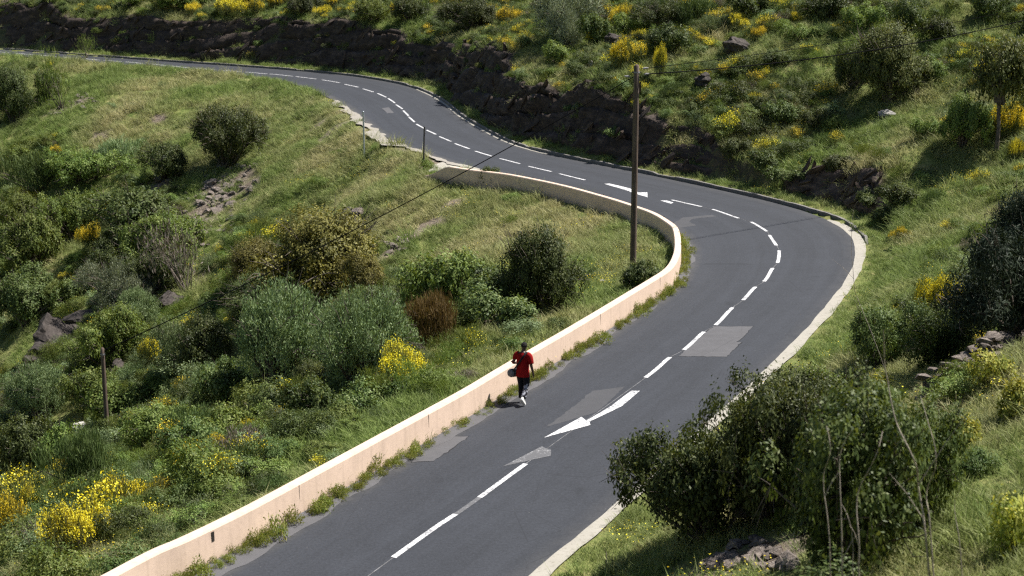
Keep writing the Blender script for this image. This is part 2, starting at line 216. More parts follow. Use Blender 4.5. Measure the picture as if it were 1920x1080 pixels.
PLANTS = [
 ('oak', -24.52, 134.6, -4.4, 8.25, 5.68, 'dark rounded evergreen shrub alone on the grass slope left of the steel post'),
 ('oakm', -30.3, 137.0, -5.99, 5.39, 3.65, 'smaller dark evergreen shrub just downhill of the rounded one on the slope'),
 ('ochre', -11.59, 90.2, -5.28, 10.83, 5.86, 'large ochre-leaved oak shrub in the middle of the gully'),
 ('ochre', -17.14, 101.8, -7.83, 6.78, 4.08, 'ochre-leaved oak shrub at the left foot of the largest ochre one'),
 ('oak', 1.38, 68.2, -0.6, 5.1, 4.36, 'big dark evergreen bush on the grass inside the bend'),
 ('oakm', -0.36, 69.4, -0.84, 3.4, 2.28, 'dark low bush touching the left side of the big evergreen inside the bend'),
 ('bright', -3.3, 73.0, -1.71, 4.06, 3.14, 'fresh green lobed shrub left of the big dark bush inside the bend'),
 ('brightb', -4.35, 75.8, -2.54, 2.7, 2.33, 'small fresh green shrub right above the rust-brown shrub'),
 ('rusty', -3.39, 65.4, -1.3, 3.46, 2.25, 'rust-brown withered shrub below the fresh green one'),
 ('green', -1.26, 65.8, -0.74, 3.82, 2.03, 'shaded green shrub between the rust-brown shrub and the big dark bush'),
 ('oakm', 5.79, 71.0, -0.21, 2.36, 1.5, 'dense dark shrub at the foot of the tall pole behind the pink wall'),
 ('olive', -10.75, 69.4, -4.32, 7.19, 5.08, 'large grey-green olive shrub, left one of the pair in the gully'),
 ('olive', -6.5, 62.6, -2.12, 5.92, 4.16, 'large grey-green olive shrub, right one of the pair in the gully'),
 ('olive', -15.56, 93.0, -7.3, 4.98, 3.27, 'grey-green olive shrub in front of the ochre oak shrubs'),
 ('broom', -4.38, 59.8, -1.26, 2.84, 1.59, 'flowering yellow broom beside the olive shrubs left of the walker'),
 ('oakm', -7.48, 57.4, -2.35, 2.39, 2.2, 'dark rounded shrub above the wall with a yellow broom at its left'),
 ('silver', -28.09, 111.4, -11.6, 5.96, 4.5, 'silver-topped shrub left of the bare twiggy bush in the valley'),
 ('olivem', -39.71, 129.8, -12.16, 6.43, 5.2, 'pale olive shrub at the left edge below two more olive shrubs'),
 ('olivem', -37.32, 132.6, -10.13, 5.37, 4.25, 'round grey-olive shrub beside the yellow broom on the left slope'),
 ('green', -30.58, 125.4, -9.19, 8.29, 5.01, 'wide dark green shrub below the scree on the left'),
 ('olivem', -25.71, 116.2, -9.1, 6.68, 4.55, 'olive-green shrub between the wide dark shrub and the twiggy bush'),
 ('sparse', -22.91, 108.6, -9.21, 6.27, 4.51, 'dark bare-twigged bush left of the ochre oak shrubs'),
 ('oakm', -25.6, 111.8, -9.96, 4.47, 3.42, 'dark evergreen shrub half behind the bare-twigged bush'),
 ('bright', -48.09, 153.0, -7.86, 4.17, 2.74, 'clipped-looking bright green mound at the left edge of the upper slope'),
 ('broom', -44.38, 152.6, -6.46, 1.45, 1.09, 'tiny yellow broom right of the bright green mound'),
 ('broom', -33.31, 132.6, -8.46, 2.73, 1.53, 'yellow broom strip above the wide dark green shrub'),
 ('broom', -44.85, 144.2, -9.58, 1.73, 1.35, 'small yellow broom at the far left above the olive shrubs'),
 ('broom', -35.01, 128.2, -10.43, 2.21, 1.86, 'faded yellow broom right of the olive shrubs on the left'),
 ('grey', -36.99, 145.8, -6.17, 4.72, 2.5, 'low blue-grey shrub downhill of the grass path'),
 ('olivem', -39.77, 143.8, -7.39, 6.91, 3.4, 'low olive scrub below the blue-grey shrub'),
 ('heath', -44.11, 145.8, -8.57, 7.66, 3.77, 'grey-dark heath scrub on the left slope above the olive shrubs'),
 ('green', -37.43, 118.2, -14.27, 6.33, 4.26, 'dark green shrub at the left edge above the rock outcrop'),
 ('bright', -35.92, 119.4, -13.0, 4.25, 2.35, 'bright topped shrub left of the overhanging rock'),
 ('olivem', -26.77, 101.0, -12.61, 5.44, 4.11, 'yellow-olive bush beside the rocks with the small pole in front'),
 ('olive', -25.47, 104.6, -10.71, 3.74, 2.67, 'grey round shrub uphill of the small pole'),
 ('olive', -19.4, 89.0, -9.7, 4.0, 3.23, 'grey-green shrub right of the small pole'),
 ('oakm', -17.57, 87.8, -8.8, 4.34, 3.49, 'dark green shrub between the small pole and the olive pair'),
 ('broom', -22.13, 93.4, -10.54, 1.97, 1.72, 'yellow broom right of the small pole top'),
 ('green', -13.19, 71.8, -6.11, 3.89, 2.56, 'green shrub at the foot of the left olive shrub'),
 ('heath', -17.35, 61.0, -6.37, 3.13, 2.7, 'dark conical heath shrub left of the small pole foot'),
 ('olivem', -15.11, 63.4, -5.47, 4.33, 2.27, 'olive-green shrub just right of the small pole foot'),
 ('green', -11.99, 56.6, -3.29, 2.58, 1.78, 'leafy green shrub above the yellow brooms near the wall'),
 ('olivem', -11.31, 59.0, -3.38, 2.68, 1.58, 'pale green shrub behind the leafy one above the wall'),
 ('olive', -29.76, 95.8, -14.57, 5.64, 3.93, 'grey-green shrub at the left edge below the rock outcrop'),
 ('olivem', -26.18, 93.8, -13.33, 3.82, 2.92, 'small grey-olive shrub left of the small pole'),
 ('oakm', -24.27, 73.8, -10.79, 4.39, 3.72, 'dark olive bush in the lower left edge'),
 ('olivem', -22.14, 73.0, -9.95, 3.0, 2.63, 'brownish olive bush right of the dark one in the lower left'),
 ('broom', -13.25, 44.6, -2.19, 2.18, 1.44, 'big yellow broom in the lower left corner, second from the edge'),
 ('broom', -17.57, 51.8, -5.32, 1.87, 2.06, 'big yellow broom cut by the lower left edge'),
 ('broom', -13.22, 49.4, -2.8, 1.95, 1.45, 'faded yellow broom above the big ones in the lower left'),
 ('broom', -12.01, 49.4, -2.4, 0.81, 0.82, 'small yellow broom nearest the wall in the lower left'),
 ('broom', -11.17, 51.4, -2.42, 1.07, 1.2, 'upright yellow broom above the drain slot'),
 ('broom', -10.68, 55.0, -2.82, 1.29, 0.82, 'round yellow broom below the leafy green shrub'),
 ('broom', -9.06, 59.8, -2.93, 0.8, 0.71, 'bright little broom left of the dark rounded shrub above the wall'),
 ('broom', -10.25, 59.0, -3.1, 1.05, 0.66, 'pale thin broom between the brooms above the wall'),
 ('bramble', -6.48, 50.6, -1.13, 1.98, 0.68, 'bramble thicket right behind the wall below the dark rounded shrub'),
 ('bramble', -7.76, 49.4, -1.44, 2.12, 0.74, 'bramble thicket behind the middle of the near wall'),
 ('bramble', -8.98, 48.2, -1.7, 1.9, 0.62, 'bramble thicket behind the wall right of the drain slot'),
 ('bramble', -5.26, 53.0, -0.9, 1.69, 0.59, 'low bramble patch behind the wall, nearest the walker'),
 ('oak', -52.97, 167.4, -4.93, 6.8, 6.66, 'dark shrub mass at the left edge below the far road'),
 ('oakm', -50.35, 170.6, -2.97, 4.03, 3.63, 'dark shrub right of the mass below the far road'),
 ('tamarisk', -47.38, 166.6, -3.41, 5.06, 5.91, 'thin feathery shrub leaning beside the far road at the left'),
 ('tamarisk', -50.68, 189.6, -0.17, 3.16, 2.66, 'yellow-green sapling standing against the far road'),
 ('silver', 4.23, 133.71, 6.47, 9.8, 5.24, 'wide silver-grey olive tree on top of the bank'),
 ('silver', 4.71, 130.2, 6.0, 3.49, 3.2, 'smaller silver-grey shrub right of the wide olive on the bank'),
 ('oak', -4.02, 162.78, 5.02, 7.29, 4.08, 'dark spreading shrub on the bank left of the silver-grey olive'),
 ('green', 6.62, 128.99, 6.33, 3.18, 2.71, 'green rounded shrub below the right end of the silver-grey olive'),
 ('broom', 6.8, 128.99, 6.41, 1.81, 0.99, 'small broom under the green rounded shrub on the bank'),
 ('broom', 8.01, 115.26, 5.82, 2.77, 2.02, 'yellow broom left of the pole top'),
 ('broom', 10.46, 112.11, 5.28, 1.2, 2.05, 'narrow yellow broom right behind the pole top'),
 ('broom', 7.53, 134.2, 7.37, 3.14, 1.98, 'yellow broom uphill between the grey shrub and the dark ones'),
 ('broom', 16.63, 118.6, 8.38, 2.45, 1.0, 'low broom on the upper hill above the rock knob'),
 ('broom', 20.33, 115.4, 8.83, 1.08, 0.89, 'single bright broom in the upper middle of the right hill'),
 ('broom', -0.42, 158.88, 5.95, 3.27, 1.66, 'broom in front of the silver-grey olive at its left'),
 ('broom', -12.76, 175.8, 5.98, 1.87, 1.11, 'small broom above the bank at the S-curve'),
 ('broom', -3.33, 163.18, 5.27, 2.16, 1.36, 'faded broom at the lip of the bank below the dark shrub'),
 ('broom', -33.01, 187.22, 5.04, 4.97, 2.22, 'broad yellow broom on the lip of the far bank, left'),
 ('broom', -27.31, 187.4, 6.02, 3.74, 1.7, 'yellow broom on the far bank right of the broad one'),
 ('broom', -21.26, 179.97, 5.35, 1.91, 1.13, 'little broom hanging over the far dark bank'),
 ('broom', -42.09, 193.19, 5.36, 4.48, 2.15, 'yellow broom at the left end of the far bank'),
 ('broom', -19.97, 183.0, 6.48, 2.68, 1.41, 'yellow broom above the far bank near the top edge'),
 ('olivem', -39.27, 193.4, 5.52, 5.79, 2.7, 'olive scrub between the brooms of the far bank'),
 ('oakm', -30.94, 189.8, 6.16, 3.79, 3.31, 'dark shrub behind the brooms on the far bank'),
 ('olivem', -14.78, 173.88, 5.28, 4.62, 2.73, 'olive shrub at the lip where the far bank turns'),
 ('oakm', -10.88, 171.8, 5.42, 4.58, 3.01, 'dark shrub left of the spreading one above the bank'),
 ('oakm', 11.06, 115.8, 6.67, 3.49, 2.44, 'dark heath shrub above the pole top'),
 ('heath', 13.68, 124.2, 8.12, 4.14, 2.26, 'dark shrubs of the upper hill left of the broom'),
 ('olivem', 9.94, 129.4, 7.26, 3.03, 2.0, 'olive scrub uphill of the pole top broom'),
 ('oakm', 12.58, 130.2, 8.65, 3.47, 2.0, 'dark shrub at the top edge above the pole'),
 ('grey', 15.05, 118.6, 8.15, 2.38, 1.25, 'pale grey cushion shrub on the upper hill'),
 ('grey', 8.58, 116.2, 6.08, 2.34, 1.39, 'pale grey cushion shrub left of the pole top'),
 ('bright', 24.62, 111.4, 8.9, 2.45, 1.95, 'bright green shrub at the top right, left of two dark ones'),
 ('oakm', 26.77, 109.8, 8.72, 2.75, 2.54, 'dark shrub in the top right, uphill of the brown oak'),
 ('oakm', 22.43, 115.0, 9.36, 3.07, 2.01, 'dark shrub at the top edge left of the bright green one'),
 ('oak', 22.55, 104.6, 5.44, 3.17, 3.33, 'dark green shrub merging with the left side of the brown oak'),
 ('brown', 24.23, 101.4, 4.98, 6.5, 5.39, 'wide brown-green oak on the right hill'),
 ('oakm', 28.92, 107.8, 8.23, 2.52, 1.89, 'dark shrub under the wire near the right top corner'),
 ('oakm', 32.7, 110.2, 9.55, 2.94, 2.31, 'dark shrub at the top right corner'),
 ('olivem', 27.15, 102.2, 6.35, 2.41, 1.44, 'olive scrub between the brown oak and the right edge'),
 ('green', 17.78, 103.0, 3.38, 2.93, 1.61, 'dark green low shrub in the middle of the right grass hill'),
 ('olivem', 20.38, 100.2, 3.16, 2.04, 1.28, 'yellowish low shrub below the brown oak'),
 ('oakm', 19.74, 101.4, 3.39, 1.72, 1.23, 'dark little shrub left of the yellowish low one'),
 ('oakm', 16.9, 104.2, 3.79, 2.11, 1.26, 'small dark shrub right of the white boulder'),
 ('olivem', 20.26, 112.2, 7.93, 2.25, 1.34, 'olive scrub below the single bright broom'),
 ('greenb', 18.37, 110.6, 6.59, 2.23, 1.17, 'fresh low scrub above the rock knob'),
 ('brightb', 25.69, 89.8, 3.86, 2.99, 3.14, 'round bright green bush left of the leaning tree on the right hill'),
 ('tree', 27.22, 88.2, 3.59, 4.5, 6.45, 'leaning small tree with brown crown and bare trunk at the right edge'),
 ('broom', 29.51, 99.0, 6.49, 1.47, 1.33, 'yellow broom left of the brown-crowned tree'),
 ('broom', 28.28, 89.4, 4.27, 2.3, 1.97, 'yellow broom behind the trunk of the brown-crowned tree'),
 ('broom', 28.05, 86.6, 3.56, 1.18, 1.05, 'yellow broom at the right edge below the brown-crowned tree'),
 ('olivem', 24.34, 91.4, 3.93, 1.86, 1.43, 'brownish scrub left of the round bright green bush'),
 ('conifer', 15.34, 46.6, 3.69, 5.38, 5.65, 'dark feathery conifer filling the right edge'),
 ('broom', 15.79, 55.8, 2.38, 1.71, 1.47, 'yellow broom left of the dark conifer'),
 ('broom', 15.82, 52.6, 2.79, 1.14, 0.96, 'yellow broom against the foot of the dark conifer'),
 ('broom', 19.86, 79.0, 0.51, 1.09, 0.63, 'faded broom on the grass left of the conifer'),
 ('greenn', 12.46, 52.2, 1.54, 2.75, 2.4, 'dark leafy shrub at the roadside, left of the stone wall'),
 ('oakn', 13.68, 49.0, 2.39, 2.58, 2.35, 'dark leafy shrub between the roadside shrub and the conifer'),
 ('olivem', 10.1, 50.2, 0.87, 1.95, 1.49, 'pale green scrub between the gutter and the roadside shrub'),
 ('green', 10.86, 46.6, 1.92, 1.48, 1.04, 'yellowish shrub in front of the dark roadside shrub'),
 ('oakn', 5.0, 37.0, 1.56, 4.13, 3.29, 'large glossy bush overhanging the near right edge of the road'),
 ('oakn', 6.38, 36.2, 2.32, 3.77, 3.82, 'large dark bush behind the overhanging one at the lower right'),
 ('oakn', 6.63, 28.6, 4.4, 4.04, 4.02, 'tall leafy bush behind the bare stems in the lower right'),
 ('greenn', 8.25, 29.8, 4.73, 2.57, 2.93, 'leafy bush right of the bare stems'),
 ('oakn', 8.18, 38.2, 2.64, 2.73, 2.86, 'dark bush behind the bare stems near the road'),
 ('spurge', 12.79, 40.6, 4.49, 1.29, 0.9, 'yellow-green spurge clump in front of the stone wall'),
 ('spurge', 12.37, 37.0, 4.67, 1.18, 0.96, 'yellow-green spurge clump at the right edge below the stone wall'),
 ('spurge', 9.06, 27.0, 5.34, 1.07, 1.13, 'bright yellow-green spurge in the lower right corner'),
 ('spurge', 10.69, 35.8, 4.3, 1.02, 0.8, 'spurge clump on the grass right of the leafy bush'),
 ('green', 10.25, 33.0, 4.61, 1.06, 0.74, 'low green weeds clump above the bright spurge'),
 ('green', -1.7, 99.8, -0.31, 1.75, 1.46, 'small dark shrub growing against the valley face of the far wall'),
 ('olivem', 0.07, 95.8, -0.54, 1.51, 0.62, 'low yellow-green tuft at the foot of the far wall'),
 ('green', 7.25, 109.31, 1.64, 1.85, 0.85, 'leafy tuft on the verge below the bank'),
 ('olivem', 3.1, 127.39, 4.96, 2.98, 1.97, 'shrub clinging to the ledge of the dark bank'),
 ('green', 0.87, 134.86, 5.68, 1.54, 1.24, 'pale tuft at the foot of the bank by the bush shadow'),
 ('oakm', 16.02, 97.8, 1.15, 2.67, 1.4, 'dark shrub on the verge at the right end of the bank'),
 ('oakm', 14.05, 100.6, 1.41, 2.4, 1.44, 'dark shrub under the end of the bank'),
 ('green', 17.52, 95.0, 0.68, 2.92, 1.23, 'dark scrub on the slope foot by the kerb'),
 ('oakm', 19.03, 93.0, 1.8, 2.22, 1.13, 'low dark scrub above the cutting of the bend'),
 ('oakn', 8.41, 43.8, 1.43, 3.58, 2.78, 'dark bush above the squared stone blocks, between the road and the bare stems'),
 ('oakm', 20.18, 88.6, 0.58, 2.43, 1.08, 'dark scrub in the hollow of the cutting, nearest the kerb'),
 ('oakm', 21.11, 85.0, 1.25, 2.33, 1.34, 'dark scrub in the hollow of the cutting, upper right'),
 ('oakm', 20.44, 85.0, 0.33, 1.46, 0.92, 'dark tuft at the lower end of the cutting'),
 ('ochre', -8.05, 85.8, -4.17, 3.43, 2.5, 'small ochre-leaved shrub at the right foot of the largest ochre one'),
 ('oak', -12.24, 87.8, -5.97, 6.66, 2.7, 'dark green bush low in front of the largest ochre oak shrub'),
 ('green', -2.08, 75.0, -1.58, 2.67, 2.3, 'dark green shrub between the fresh green shrub and the big dark bush'),
 ('oakm', -31.84, 121.0, -10.97, 4.29, 3.17, 'dark green shrub left of the silver-topped one in the valley'),
 ('olivem', -44.69, 139.8, -10.98, 4.92, 3.63, 'grey-olive shrub at the far left edge, above the pale olive one'),
 ('green', -10.06, 61.8, -3.52, 3.08, 1.65, 'dark green shrub low between the olive pair and the near wall'),
 ('green', -5.56, 56.2, -1.28, 2.8, 1.38, 'low green shrub under the right olive shrub, left of the broom'),
 ('olivem', -23.01, 89.0, -12.63, 4.03, 2.78, 'olive shrub directly behind the small pole'),
 ('broom', -20.35, 63.0, -7.96, 1.36, 1.19, 'faded broom at the left edge above the big brooms'),
 ('broom', -13.71, 48.2, -2.88, 1.04, 0.73, 'broom between the faded one and the big one in the lower left'),
 ('oak', 12.27, 124.6, 7.7, 4.58, 2.8, 'broad dark shrub on the hill above and right of the pole top'),
 ('oakm', 17.62, 120.2, 9.41, 3.2, 1.93, 'dark shrub at the top edge above the low broom'),
 ('broom', 14.26, 129.8, 8.99, 2.59, 1.36, 'broom at the top edge of the hill, middle'),
 ('broom', 9.29, 132.6, 7.69, 2.03, 1.39, 'broom next to the dark heath at the top of the hill'),
 ('broom', 17.62, 114.6, 7.88, 1.53, 0.97, 'broom below the dark shrubs near the hill top'),
 ('olivem', -3.32, 165.8, 5.38, 3.87, 2.32, 'olive-green shrub left of the silver-grey olive tree crown'),
 ('oakm', -23.39, 181.58, 5.5, 4.21, 2.53, 'dark shrub on the far bank lip between two brooms'),
 ('olivem', -47.02, 199.0, 5.39, 5.96, 2.5, 'scrub at the left end of the far bank'),
 ('broom', -37.92, 190.79, 4.94, 2.53, 1.33, 'small broom left of the broad broom on the far bank'),
 ('broom', -29.65, 186.42, 5.45, 3.09, 1.56, 'broom right of the broad broom on the far bank'),
 ('oakn', 7.29, 35.0, 3.04, 2.89, 3.3, 'dark bush mass directly behind the leftmost bare stems'),
 ('conifer', 18.36, 54.2, 3.55, 4.14, 4.74, 'second dark feathery conifer cut by the right edge')]
BARE = [(-23.5, 129.8, 2.6), (-24.3, 126.6, 3.0), (-24.5, 123.0, 2.4), (-25.2, 120.2, 1.8), (-21.3, 127.4, 1.6), (-30.1, 135.8, 1.8), (-45.6, 167.0, 2.0), (-48.1, 166.6, 1.6), (-40.3, 154.2, 1.6), (-34.9, 156.2, 1.0), (-35.5, 151.8, 1.0), (-36.3, 148.2, 1.0), (-3.7, 97.4, 1.0), (-4.9, 95.0, 1.1), (-6.1, 93.8, 1.1), (-7.0, 92.2, 1.1), (-10.9, 102.2, 1.0), (-15.1, 131.0, 1.6), (-16.6, 136.6, 1.4), (-4.8, 109.0, 2.2), (16.8, 78.6, 0.5), (20.8, 71.8, 1.0), (21.6, 72.2, 0.8), (5.0, 33.8, 1.6), (5.5, 33.0, 1.5)]
POLE_NEAR = (6.07, 77.4, -0.42)
POLE_VALLEY = (-20.49, 76.2, -9.43)
POST_STEEL = (-11.1, 117.8, -1.05)
POST_DARK = (-6.01, 106.2, -0.16)
